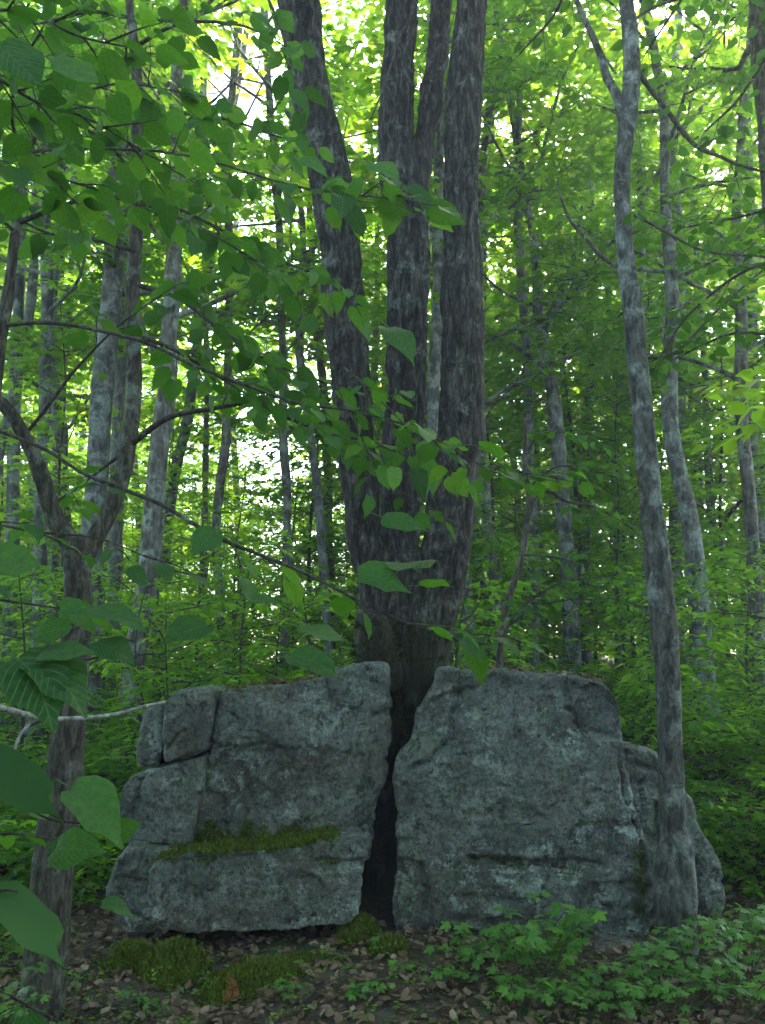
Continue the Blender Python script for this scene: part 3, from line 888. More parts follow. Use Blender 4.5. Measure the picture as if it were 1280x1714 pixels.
def facet_noise(p, seed):
    """tilted flat pieces: for each point the height of the broken plane it lies on"""
    i = np.floor(p).astype(np.int64)
    best = np.full(len(p), 1e9); val = np.zeros(len(p))
    for dx in (-1, 0, 1):
        for dy in (-1, 0, 1):
            for dz in (-1, 0, 1):
                a, b, c = i[:, 0] + dx, i[:, 1] + dy, i[:, 2] + dz
                q = np.stack([a + 0.5 + 0.5 * _hash(a, b, c, seed), b + 0.5 + 0.5 * _hash(a, b, c, seed + 1), c + 0.5 + 0.5 * _hash(a, b, c, seed + 2)], -1)
                r = p - q
                d = np.einsum('ij,ij->i', r, r)
                w = 0.6 * _hash(a, b, c, seed + 3) + 0.9 * (r[:, 0] * _hash(a, b, c, seed + 4) + r[:, 2] * _hash(a, b, c, seed + 5) + r[:, 1] * _hash(a, b, c, seed + 6))
                m = d < best
                best[m] = d[m]; val[m] = w[m]
    return val

def rock_block(name, outline, Yf, depth, mat, root, seed, voxel=0.014, smooth=10, rough=1.0, lean=0.0, bulge=0.0, cracks=(), strata=0.0, back=0.8, skew=0.0, shape=None, facets=()):
    """outline in photograph pixels at distance Yf; extruded away from the viewer, rounded and weathered"""
    pl = np.array([P(x, y, Yf) for x, y in outline])
    c = pl.mean(0)
    n = len(pl)
    bk = (pl - c) * np.array([back, 1, back]) + c + np.array([skew, depth, 0])
    bk[:, 2] = np.minimum(bk[:, 2], pl[:, 2])
    bm = bmesh.new()
    a = [bm.verts.new(p) for p in pl]; b = [bm.verts.new(p) for p in bk]
    bm.faces.new(a[::-1]); bm.faces.new(b)
    for i in range(n):
        bm.faces.new([a[i], a[(i + 1) % n], b[(i + 1) % n], b[i]])
    bmesh.ops.recalc_face_normals(bm, faces=bm.faces)
    bmesh.ops.triangulate(bm, faces=bm.faces)
    me = bpy.data.meshes.new(name); bm.to_mesh(me); bm.free()
    me = remeshed(me, voxel)
    N = len(me.vertices)
    V = np.empty(N * 3, np.float32); me.vertices.foreach_get('co', V); V = V.reshape(-1, 3).astype(float)
    E = np.empty(len(me.edges) * 2, np.int32); me.edges.foreach_get('vertices', E); E = E.reshape(-1, 2)
    deg = np.bincount(E.ravel(), minlength=N)[:, None]
    def relax(V, k):
        for _ in range(k):
            S = np.zeros_like(V)
            for ax in range(3):
                S[:, ax] = np.bincount(E[:, 0], V[E[:, 1], ax], N) + np.bincount(E[:, 1], V[E[:, 0], ax], N)
            V = 0.4 * V + 0.6 * S / deg
        return V
    V = relax(V, smooth)
    me.vertices.foreach_set('co', V.astype(np.float32).ravel()); me.update()
    Nn = np.empty(N * 3, np.float32); me.vertices.foreach_get('normal', Nn); Nn = Nn.reshape(-1, 3).astype(float)
    front = np.clip(-Nn[:, 1], 0, 1)
    s = np.array([seed * 3.7, seed * 1.9, seed * 0.7])
    # broad facets: cellular planes knocked off the face
    big = fbm(V * 1.7 + s, 2, seed)
    mid = fbm(V * 5.0 + s, 3, seed + 1)
    q = V * np.array([9, 9, 14]) + s; q = q + 0.6 * np.stack([vnoise(V * 6 + s, 3), vnoise(V * 6 + s, 4), vnoise(V * 6 + s, 5)], -1)
    chip = np.abs(vnoise(q, seed + 2)) ** 0.7
    fine = fbm(V * 30 + s, 3, seed + 4, 0.6)
    terr = V[:, 2] * 9 + 1.4 * vnoise(V * 2.2 + s, seed + 6)
    ledge = (np.abs((terr % 1.0) - 0.5) * 2) ** 3 * np.clip(0.5 + 1.5 * vnoise(V * 1.6 + s, seed + 31), 0, 1)
    d = 0.020 * big + 0.011 * mid + 0.013 * (chip - 0.5) + 0.007 * fine - 0.006 * ledge
    warp = 0.12 * np.stack([vnoise(V * 5 + s, 61), vnoise(V * 5 + s, 62), vnoise(V * 5 + s, 63)], -1)
    d = d + 0.015 * facet_noise((V + warp) * np.array([3.2, 3.2, 4.2]) + s, seed + 50) + 0.0075 * facet_noise((V + 0.5 * warp) * np.array([9, 9, 13]) + s, seed + 60)
    d = d * rough * 0.85
    if strata:
        w = V[:, 2] * 34 + V[:, 0] * 3 + 2.0 * fbm(V * 2.5 + s, 2, seed + 8)
        d = d + strata * (np.abs(np.sin(w)) - 0.5)
    px, py, _ = project(V)
    dirn = Nn.copy()
    for line, wpx, dep in cracks:
        line = np.array(line, float)
        wob = 5 * vnoise(np.column_stack([px * 0.05, py * 0.05, 0 * px]), seed + 12)
        best = np.full(N, 1e9)
        for (x0, y0), (x1, y1) in zip(line[:-1], line[1:]):
            dx, dy = x1 - x0, y1 - y0
            t = np.clip(((px - x0) * dx + (py - y0) * dy) / (dx * dx + dy * dy), 0, 1)
            best = np.minimum(best, np.hypot(px + wob - x0 - t * dx, py + wob * 0.7 - y0 - t * dy))
        d = d - 1.5 * dep * np.exp(-(best / (0.75 * wpx)) ** 2) * (front > 0.1)
    for poly, dep in facets:
        poly = np.array(poly, float); m_ = np.full(N, 1e9)
        area = 0.5 * np.sum(poly[:, 0] * np.roll(poly[:, 1], -1) - np.roll(poly[:, 0], -1) * poly[:, 1])
        for (x0, y0), (x1, y1) in zip(poly, np.roll(poly, -1, 0)):
            dx, dy = x1 - x0, y1 - y0
            m_ = np.minimum(m_, np.sign(area) * (dx * (py - y0) - dy * (px - x0)) / np.hypot(dx, dy))
        m_ = m_ + 4 * vnoise(np.column_stack([px * 0.06, py * 0.06, 0 * px]), seed + 40)
        w_ = np.clip((m_ + 2) / 8, 0, 1); w_ = w_ * w_ * (3 - 2 * w_)
        d = d - dep * w_ * (front > 0.1)
    V = V + dirn * d[:, None]
    if bulge: 
        pass
    if lean: V[:, 1] += lean * (V[:, 2] - pl[:, 2].min()) * np.clip(1, 0, 1)
    if shape is not None: V = shape(V, px, py, front)
    me.vertices.foreach_set('co', V.astype(np.float32).ravel()); me.update()
    me.materials.clear(); me.materials.append(mat)
    for p in me.polygons: p.material_index = 0
    return part(name, me, root)

bl = thing('split_boulder', (-0.9, 5.2, 0), 'grey split boulder half with a mossy ledge and small blocks stacked at its end', 'boulder', 'halves of the split boulder')
# main block over the ledge
rock_block('main_block', [(362, 1172), (378, 1150), (430, 1144), (490, 1142), (540, 1132), (582, 1116), (620, 1110), (651, 1112), (652, 1180), (648, 1260), (641, 1320), (626, 1400), (618, 1440), (560, 1440), (430, 1440), (334, 1436), (322, 1400), (330, 1320), (347, 1262), (357, 1200)],
           5.02, 1.35, M_ROCK_L, bl, 1, 0.0112, 3, 0.95, lean=0.03, back=0.72, skew=-0.15,
           facets=[([(372, 1254), (472, 1252), (420, 1330), (366, 1396), (326, 1392), (333, 1310)], 0.04), ([(430, 1178), (545, 1180), (600, 1240), (590, 1320), (470, 1250), (438, 1246)], -0.018), ([(612, 1200), (660, 1180), (660, 1400), (600, 1400), (610, 1300)], 0.025)],
           cracks=[([(375, 1253), (440, 1247), (470, 1252)], 4, 0.03), ([(545, 1130), (548, 1165), (560, 1180)], 5, 0.025), ([(430, 1180), (436, 1250)], 4, 0.012),
                   ([(440, 1250), (400, 1330), (365, 1390)], 9, 0.018), ([(600, 1250), (610, 1320), (600, 1390)], 7, 0.02), ([(540, 1410), (600, 1398), (640, 1400)], 5, 0.03), ([(470, 1180), (560, 1178)], 4, 0.012)])
rock_block('lower_slab', [(250, 1452), (272, 1432), (340, 1424), (430, 1420), (520, 1410), (570, 1402), (616, 1400), (610, 1470), (602, 1536), (588, 1554), (540, 1554), (480, 1559), (400, 1564), (350, 1568), (290, 1562), (258, 1550), (246, 1500)],
           4.72, 1.5, M_ROCK_L, bl, 2, 0.012, 4, 0.9, strata=0.003, back=0.85, skew=-0.05,
           cracks=[([(530, 1440), (575, 1445), (610, 1440)], 5, 0.03), ([(250, 1450), (300, 1440), (420, 1432)], 5, 0.012), ([(480, 1545), (540, 1535)], 5, 0.02), ([(340, 1500), (345, 1560)], 5, 0.01)])
rock_block('small_block', [(240, 1190), (258, 1180), (272, 1178), (272, 1220), (270, 1272), (240, 1287), (229, 1280), (228, 1262), (236, 1220)], 5.1, 0.55, M_ROCK_L, bl, 3, 0.011, 5, 0.6, back=0.9)
rock_block('small_block', [(274, 1176), (292, 1156), (330, 1150), (352, 1156), (356, 1190), (350, 1250), (345, 1258), (312, 1264), (276, 1277), (272, 1230)], 4.97, 0.7, M_ROCK_L, bl, 4, 0.011, 5, 0.6, back=0.9,
           cracks=[([(276, 1250), (300, 1230), (312, 1225)], 5, 0.02)])
rock_block('side_block', [(232, 1294), (272, 1284), (312, 1270), (346, 1264), (338, 1320), (326, 1380), (322, 1412), (300, 1416), (214, 1414), (184, 1402), (196, 1330), (212, 1302)], 4.95, 0.95, M_ROCK_L, bl, 5, 0.012, 4, 0.7, back=0.9,
           cracks=[([(240, 1290), (222, 1340), (215, 1400)], 7, 0.03)])
rock_block('base_block', [(216, 1418), (262, 1422), (300, 1426), (300, 1500), (280, 1566), (210, 1562), (190, 1540), (178, 1500), (194, 1440)], 4.86, 1.1, M_ROCK_L, bl, 6, 0.012, 4, 0.85, back=0.9,
           cracks=[([(190, 1530), (250, 1540)], 6, 0.03), ([(200, 1470), (245, 1480)], 6, 0.02)])

br = thing('split_boulder', (0.9, 5.2, 0), 'tall blotchy boulder half with lichen stains standing behind the spotted slender tree', 'boulder', 'halves of the split boulder')
rock_block('main_block', [(736, 1118), (790, 1120), (850, 1121), (885, 1124), (960, 1128), (1016, 1140), (1046, 1172), (1050, 1236), (1052, 1262), (1058, 1330), (1082, 1400), (1094, 1470), (1090, 1580), (1000, 1590), (860, 1590), (740, 1590), (652, 1578), (652, 1510), (662, 1440), (667, 1370), (662, 1310), (668, 1270), (692, 1240), (702, 1190), (722, 1160)],
           4.9, 1.7, M_ROCK_R, br, 7, 0.0118, 3, 1.0, lean=0.045, back=0.82, skew=0.1,
           facets=[([(952, 1120), (1010, 1140), (1045, 1178), (1048, 1238), (970, 1224)], 0.05), ([(640, 1446), (706, 1452), (716, 1500), (716, 1590), (640, 1590)], 0.03), ([(690, 1180), (770, 1150), (757, 1240), (690, 1288), (655, 1275)], 0.03), ([(735, 1562), (1010, 1570), (1010, 1600), (735, 1600)], 0.07), ([(790, 1436), (1000, 1446), (1000, 1460), (790, 1454)], 0.025), ([(990, 1480), (1090, 1470), (1095, 1600), (990, 1600)], 0.03), ([(780, 1470), (960, 1475), (950, 1540), (760, 1535)], -0.02)],
           cracks=[([(770, 1158), (758, 1235), (742, 1255), (690, 1292)], 6, 0.045), ([(960, 1190), (972, 1222), (1040, 1238)], 6, 0.05), ([(1046, 1262), (1050, 1330), (1078, 1400), (1080, 1460)], 7, 0.05),
                   ([(790, 1438), (850, 1446), (920, 1442), (1000, 1450)], 8, 0.035), ([(930, 1455), (965, 1460)], 9, 0.05), ([(840, 1448), (870, 1450)], 7, 0.03), ([(662, 1442), (705, 1450), (716, 1490), (716, 1560)], 6, 0.03),
                   ([(740, 1555), (800, 1572), (900, 1570), (1000, 1566)], 6, 0.05), ([(745, 1540), (830, 1548)], 5, 0.015), ([(760, 1500), (900, 1510)], 6, 0.012), ([(1000, 1520), (1080, 1530)], 7, 0.02), ([(950, 1140), (955, 1190)], 5, 0.02), ([(830, 1130), (800, 1150), (770, 1160)], 5, 0.02)])
rock_block('rear_block', [(1042, 1252), (1070, 1250), (1100, 1262), (1135, 1300), (1160, 1340), (1176, 1390), (1204, 1432), (1214, 1500), (1205, 1560), (1180, 1590), (1060, 1590), (1040, 1400)], 5.1, 1.3, M_ROCK_R, br, 8, 0.013, 6, 1.0, back=0.85, skew=0.1,
           cracks=[([(1130, 1440), (1170, 1450)], 6, 0.03), ([(1100, 1350), (1110, 1440), (1105, 1560)], 7, 0.04), ([(1165, 1440), (1170, 1560)], 6, 0.04), ([(1060, 1280), (1100, 1290)], 5, 0.03)])
rock_block('base_ledge', [(724, 1586), (790, 1582), (880, 1586), (892, 1600), (868, 1618), (800, 1624), (740, 1616)], 4.78, 0.8, M_ROCK_R, br, 9, 0.0125, 8, 0.5, strata=0.004, back=0.9)
rock_block('base_ledge', [(985, 1588), (1050, 1582), (1092, 1590), (1090, 1630), (1046, 1646), (1000, 1644), (984, 1620)], 4.74, 0.8, M_ROCK_RED, br, 10, 0.0125, 8, 0.6, strata=0.005, back=0.9)

# litter and crusts lying on top of the boulders, moss on ledges
def tufts(name, pts, nrm, root, size, n_per, seed, kind='stuff', spread=0.02, mat=None):
    rg = np.random.default_rng(seed)
    pts = np.repeat(pts, n_per, 0) + rg.normal(0, spread, (len(pts) * n_per, 3)) * np.array([1, 1, 0.35])
    nr = np.repeat(nrm, n_per, 0)
    ax = nr + rg.normal(0, 0.55, pts.shape)
    sd = rg.normal(0, 1, pts.shape)
    V = np.array([[-0.22, 0, 0], [0.22, 0, 0], [0.12, 0.6, 0.05], [0, 1, 0.12], [-0.12, 0.6, 0.05]]); F = np.array([[0, 1, 2, 3], [0, 3, 4, 4]])
    vv, fs, tn = leaf_cloud(pts, ax, sd, size * (0.5 + rg.random(len(pts))), V, F, rg)
    return part(name, mk_mesh(name, vv, fs, mat or M_MOSS, True, tn), root, kind)

def surface_points(o, rg, n, cond):
    me = o.data
    N = len(me.vertices)
    V = np.empty(N * 3, np.float32); me.vertices.foreach_get('co', V); V = V.reshape(-1, 3).astype(float) + np.array(o.matrix_basis.translation) + np.array(o.parent.location)
    Nn = np.empty(N * 3, np.float32); me.vertices.foreach_get('normal', Nn); Nn = Nn.reshape(-1, 3).astype(float)
    px, py, _ = project(V)
    idx = np.where(cond(V, Nn, px, py))[0]
    if len(idx) == 0: return np.zeros((0, 3)), np.zeros((0, 3))
    k = rg.choice(idx, n)
    return V[k], Nn[k]

rgm = np.random.default_rng(77)
ch = {c.name: c for c in bl.children}
slab = ch['lower_slab']; mainb = [c for c in bl.children if c.name.startswith('main_block')][0]
p1, n1_ = surface_points(slab, rgm, 2600, lambda V, N, px, py: (N[:, 2] > 0.45) & (px > 268) & (px < 560) & (V[:, 1] < 5.2))
p1[:, 2] += 0.004
p2, n2_ = surface_points(mainb, rgm, 1500, lambda V, N, px, py: (N[:, 1] < -0.3) & (px > 318) & (px < 545) & (py > 1376 + 20 * np.sin(px * 0.045) ** 2 + 6 * np.sin(px * 0.21)) & (py < 1440))
tufts('moss', np.vstack([p1, p2]), np.vstack([n1_ + [0, 0, 0.5], n2_ * 0.6 + [0, 0, 0.2]]), bl, 0.017, 5, 5, spread=0.012)
def litter_mesh(pts, size, rg, up=0.5):
    n = len(pts)
    V = np.array([[0, 0, 0], [0.3, 0.25, 0.14], [0.26, 0.65, 0.1], [0, 1, 0.18], [-0.26, 0.65, 0.12], [-0.3, 0.25, 0.08], [0, 0.45, -0.02]])
    F = np.array([[0, 1, 6, 6], [1, 2, 6, 6], [2, 3, 6, 6], [3, 4, 6, 6], [4, 5, 6, 6], [5, 0, 6, 6]])
    az = rg.random(n) * 6.28
    ax = np.stack([np.cos(az), np.sin(az), rg.normal(0, 0.22, n)], -1)
    nr = np.array([0, 0, 1.0]) + rg.normal(0, up, (n, 3))
    return leaf_cloud(pts, ax, nr, size * (0.5 + 0.8 * rg.random(n)), V, F, rg)
for rootb, mb, cnd, nn in ((bl, mainb, lambda V, N, px, py: (N[:, 2] > 0.6) & (px > 370) & (px < 560), 260), (br, [c for c in br.children if c.name.startswith('main_block')][0], lambda V, N, px, py: (N[:, 2] > 0.6) & (px > 760) & (px < 1030), 420)):
    pp, _ = surface_points(mb, rgm, nn, cnd)
    if len(pp):
        pp[:, 2] += 0.012
        vv, fs, tn = litter_mesh(pp, 0.055, rgm)
        part('dead_leaves', mk_mesh('dead_leaves', vv, fs, M_LITTER, True, tn * 0.75), rootb, 'stuff')
        pq, nq = surface_points(mb, rgm, 500, cnd)
        tufts('moss', pq, nq, rootb, 0.02, 4, 9)
mbr = [c for c in br.children if c.name.startswith('main_block')][0]
pm, nm_ = surface_points(mbr, rgm, 500, lambda V, N, px, py: (N[:, 1] < -0.2) & (np.hypot((px - 950) / 30, (py - 1462) / 9) < 1) | (N[:, 1] < -0.2) & (np.hypot((px - 860) / 26, (py - 1450) / 7) < 1) | (N[:, 1] < -0.2) & (np.hypot((px - 1070) / 14, (py - 1470) / 60) < 1))
tufts('moss', pm, nm_, br, 0.012, 4, 12, spread=0.01)

# ------------------------------------------------------------------ the multi-stemmed maple growing out of the split
YT = 5.5
tree_c = P(690, 1560, YT); tz = g1(tree_c[0], YT)
mt = thing('maple_tree', (tree_c[0], YT, tz), 'dark multi-stemmed tree growing up out of the cleft between the boulder halves', 'tree')
M_MOSS_DARK = tint_mat('dark_moss', [(0, (0.012, 0.018, 0.005)), (0.6, (0.03, 0.042, 0.008)), (1, (0.06, 0.075, 0.014))], 0.95, 0.2)
BK = (0.014, 21, 6.0)
def stem(name, spec, nseg=110, dens=0.011, sd=1, top=None, bark=BK):
    pts, rr = px_path(spec, YT)
    if top:
        d = np.array(top[0], float)
        last, r0 = pts[-1], rr[-1]
        for k in range(1, 4):
            pts.append(last + d * top[1] * k / 3 + np.array([0.05, -0.04, 0]) * k); rr.append(r0 * (1 - 0.25 * k))
    full = np.column_stack([np.array(pts), np.array(rr) * 0.93])
    L = np.linalg.norm(np.diff(full[:, :3], axis=0), axis=1).sum()
    c = catmull(full, int(L / dens))
    c[:, 0] += 0.012 * fbm(np.column_stack([c[:, 2] * 2.2, 0 * c[:, 2] + sd, 0 * c[:, 2]]), 3, sd)
    V, Fs = tube(c[:, :3], c[:, 3], nseg, bark, sd)
    part(name, mk_mesh(name, V, Fs, M_BARK_MAIN), mt)
    return c
Yc = YT
sA = stem('stem', [(668, 1120, 90, 5.5), (640, 1000, 82, 5.46), (610, 900, 58, 5.42), (602, 800, 66, 5.4), (595, 700, 72, 5.38), (586, 600, 72, 5.36), (576, 500, 74, 5.34), (566, 400, 76, 5.32), (548, 290, 80, 5.3), (528, 190, 72, 5.28), (512, 100, 66, 5.26), (498, 0, 78, 5.24), (470, -90, 74, 5.2)], sd=21, top=((-0.2, 0, 1), 4))
sB = stem('stem', [(682, 1120, 110, 5.5), (666, 1000, 90, 5.5), (666, 900, 76, 5.56), (671, 800, 76, 5.58), (676, 700, 74, 5.55), (680, 600, 73, 5.5), (681, 500, 74, 5.5), (680, 400, 78, 5.5), (674, 310, 76, 5.5), (661, 220, 58, 5.5), (664, 120, 56, 5.5), (675, 0, 52, 5.5), (684, -90, 48, 5.5)], sd=22, top=((0.05, 0.1, 1), 4))
sC = stem('stem', [(684, 420, 50, 5.52), (694, 330, 52, 5.54), (708, 250, 40, 5.56), (724, 165, 42, 5.58), (732, 90, 38, 5.6), (740, 0, 38, 5.62), (747, -90, 36, 5.64)], 72, 0.013, sd=23, top=((0.1, 0.2, 1), 3.5))
sD = stem('stem', [(700, 1120, 100, 5.5), (712, 1050, 104, 5.47), (732, 980, 92, 5.42), (750, 900, 82, 5.4), (760, 800, 80, 5.4), (770, 700, 74, 5.38), (775, 600, 74, 5.38), (775, 500, 75, 5.38), (773, 400, 66, 5.38), (771, 300, 60, 5.38), (773, 200, 62, 5.38), (781, 100, 60, 5.38), (788, 0, 55, 5.38), (792, -90, 54, 5.38)], sd=24, top=((0.15, -0.1, 1), 4))
tr = [(655, 1640, 210, 6.0), (660, 1420, 170, 5.95), (684, 1270, 120, 5.76), (690, 1160, 112, 5.52), (684, 1100, 132, 5.5), (686, 1050, 140, 5.49), (690, 985, 120, 5.47), (692, 930, 80, 5.46)]  # lower end widened to fill the cleft, standing in for its dark shade
stem('trunk', tr, 130, 0.011, sd=25, bark=(0.022, 15, 4.5))
# burl of an old broken stem beside the foot
b = stem('burl', [(646, 1140, 80, 5.4), (630, 1095, 70, 5.3), (624, 1060, 66, 5.26), (624, 1036, 58, 5.26), (626, 1026, 44, 5.26), (627, 1022, 20, 5.26)], 70, 0.01, sd=26, bark=(0.014, 12, 5))
rgt = np.random.default_rng(33)
for pn, nn in (('trunk', 1500), ('burl', 500)):
    po = [c for c in mt.children if c.name.split('.')[0] == pn][0]
    pt, nt = surface_points(po, rgt, nn, lambda V, N, px, py: (N[:, 1] < 0.2) & (py > 1040) & (py < 1260) & (vnoise(V * 9, 3) > -0.05))
    if len(pt): tufts('moss', pt, nt + [0, 0, 0.3], mt, 0.016, 3, 34, spread=0.012, mat=M_MOSS_DARK)
fol = Foliage(np.random.default_rng(31), 0.15, 12)
for k, (c, n_) in enumerate(((sA, 12), (sB, 11), (sC, 9), (sD, 12))):
    rg = np.random.default_rng(40 + k)
    for q_ in range(n_):
        z = rg.uniform(6.9, c[-1, 2])
        kk = int(np.argmin(np.abs(c[:, 2] - z)))
        az = q_ * 2.4 + rg.normal(0, 0.5) + k
        lp = limb_points(c[kk, :3], az, rg.uniform(0.3, 0.8), rg.uniform(2.2, 4.2), rg, 8)
        V, Fs = tube(lp, np.linspace(0.05, 0.008, len(lp)), 7)
        part('limb', mk_mesh('limb', V, Fs, M_BARK_BROWN), mt)
        foliate(fol, lp, rg, 0.2, 0.15, (0.4, 0.8))
        for b_ in range(4):
            kb = rg.integers(2, len(lp) - 1)
            s_ = limb_points(lp[kb], az + rg.choice([-1, 1]) * rg.uniform(.5, 1.2), rg.uniform(0, .5), rg.uniform(0.8, 1.8), rg, 5)
            V, Fs = tube(s_, np.linspace(0.018, 0.005, len(s_)), 5)
            part('limb', mk_mesh('limb', V, Fs, M_BARK_BROWN), mt)
            foliate(fol, s_, rg, 0.1, 0.15, (0.4, 0.8))
part('crown', fol.mesh('crown', M_CROWN, T_MAPLE_V, T_MAPLE_F), mt, 'stuff')

# ------------------------------------------------------------------ near leaves: each its own part
def big_leaf(seed, heart=0.1, width=0.62, droop=0.25, fold=0.12, wave=0.03, tip=0.12):
    rg = np.random.default_rng(seed)
    T = np.array([0.0, 0.05, 0.16, 0.3, 0.46, 0.62, 0.76, 0.88, 1.0])
    w = np.array([0.02, 0.48, 0.86, 1.0, 0.94, 0.76, 0.5, 0.22, 0.0]) * width * 0.5
    w = w * (1 + rg.normal(0, 0.05, len(w)))
    yy = T.copy()
    yy[1] -= heart * 0.9; yy[2] -= heart * 0.25
    V, UV = [], []
    bend = rg.normal(0, 0.05)
    for k in range(len(T)):
        cx = bend * T[k] ** 2
        zc = -droop * T[k] ** 2
        for s, f in ((-1, 1.0), (-1, 0.5), (0, 0), (1, 0.5), (1, 1.0)):
            jag = 0 if f < 1 else rg.normal(0, 0.02)
            x = cx + s * (w[k] * f + jag)
            yv = yy[k] if f == 1 else (T[k] * (1 - f) + yy[k] * f)
            z = zc + fold * abs(s) * f * w[k] * 2 * (1 - 0.9 * f * T[k]) + (wave * math.sin(T[k] * 11 + seed + s) * f if s else 0)
            V.append((x, yv, z)); UV.append((s * f * w[k] / (width * 0.5), T[k]))
    F = []
    for k in range(len(T) - 1):
        for c in range(4):
            a = k * 5 + c
            F.append((a, a + 1, a + 6, a + 5))
    # leaf stalk
    n0 = len(V)
    for k, (yv, z) in enumerate(((0.02, 0.0), (-0.28, 0.03))):
        for th in range(3):
            V.append((0.012 * math.cos(th * 2.094), yv, z + 0.012 * math.sin(th * 2.094))); UV.append((0, 0.9))
    for th in range(3):
        F.append((n0 + th, n0 + (th + 1) % 3, n0 + 3 + (th + 1) % 3, n0 + 3 + th))
    return np.array(V), np.array(F), np.array(UV)

LEAF_ARR = [big_leaf(k, heart=[0.1, 0.04, 0.14][k % 3], width=[0.72, 0.6, 0.8][k % 3], droop=[0.12, 0.3, 0.22, 0.42][k % 4], fold=[0.1, 0.2, 0.04][(k // 2) % 3]) for k in range(12)]
LEAF_MESH = [mk_mesh('leaf', v, f, M_LEAF, True, None, uv) for v, f, uv in LEAF_ARR]

def lobed_leaf(seed, fold=0.1):
    rg = np.random.default_rng(seed)
    ol = [(0.0, 0.0), (0.3, -0.02), (0.5, 0.12), (0.36, 0.2), (0.44, 0.34), (0.62, 0.5), (0.52, 0.66), (0.36, 0.56), (0.2, 0.52), (0.24, 0.72), (0.14, 0.84), (0.0, 1.05)]
    ol = [(x * (1 + rg.normal(0, .06)), y + rg.normal(0, .015)) for x, y in ol]
    pts = ol + [(-x * (1 + rg.normal(0, .05)), y + rg.normal(0, .015)) for x, y in ol[-2:0:-1]]
    V = [(0, 0.3, 0.0)] + [(x, y, fold * abs(x) - 0.22 * (x * x + (y - 0.3) ** 2)) for x, y in pts]
    F = [(0, 1 + k, 1 + (k + 1) % len(pts)) for k in range(len(pts))]
    n0 = len(V)
    for yv, z in ((0.0, -0.02), (-0.55, -0.12)):
        for th in range(3): V.append((0.014 * math.cos(th * 2.094), yv, z + 0.014 * math.sin(th * 2.094)))
    Q = [(n0 + th, n0 + (th + 1) % 3, n0 + 3 + (th + 1) % 3, n0 + 3 + th) for th in range(3)]
    return np.array(V), np.array(F), np.array(Q)
LOBED_ARR = [lobed_leaf(k, [0.02, 0.14, -0.05][k % 3]) for k in range(6)]
LOBED_MESH = [mk_mesh('leaf', v, [f, q_], M_SEED, False) for v, f, q_ in LOBED_ARR]

class Leaves:
    """near leaves of one plant: the 300 that show largest become parts, the rest one joined part"""
    def __init__(s, root, seed, lobed=False):
        s.root, s.rg, s.L, s.lobed = root, np.random.default_rng(seed), [], lobed
    def add(s, p, ax, nr, size, k=None):
        s.L.append((np.array(p, float), np.array(ax, float), np.array(nr, float), float(size), int(s.rg.integers(6 if s.lobed else 12)) if k is None else k))
    def done(s, limit=300, keep=None):
        if keep is not None: s.L = [l for l in s.L if keep(l)]
        if not s.L: return
        pos = np.array([l[0] for l in s.L]); sz = np.array([l[3] for l in s.L])
        x, y, f = project(pos)
        score = sz / np.maximum(f, 0.2) * ((x > -30) & (x < 1310) & (y > -30) & (y < 1744) & (f > 0.1))
        order = np.argsort(-score)
        off = Vector(s.root.location)
        rest = []
        for rank, idx in enumerate(order):
            p, ax, nr, size, k = s.L[idx]
            if rank < limit and score[idx] > 0:
                a = Vector(ax).normalized(); n = Vector(nr); n = (n - a * n.dot(a)).normalized(); r = a.cross(n)
                M = Matrix(((r.x * size, a.x * size, n.x * size, p[0] - off.x), (r.y * size, a.y * size, n.y * size, p[1] - off.y), (r.z * size, a.z * size, n.z * size, p[2] - off.z), (0, 0, 0, 1)))
                o = bpy.data.objects.new('leaf', (LOBED_MESH if s.lobed else LEAF_MESH)[k])
                COL.objects.link(o); o.parent = s.root; o.matrix_basis = M
            else: rest.append(idx)
        if rest:
            idx = np.array(rest)
            V, F = (T_MAPLE_V, T_MAPLE_F) if s.lobed else (LEAF_ARR[1][0][:45], LEAF_ARR[1][1][:32])
            vv, fs, tn = leaf_cloud(pos[idx], np.array([s.L[i][1] for i in idx]), np.array([s.L[i][2] for i in idx]), sz[idx], V, F, s.rg)
            part('leaves', mk_mesh('leaves', vv, fs, M_LEAF_J, True, tn), s.root, 'stuff')

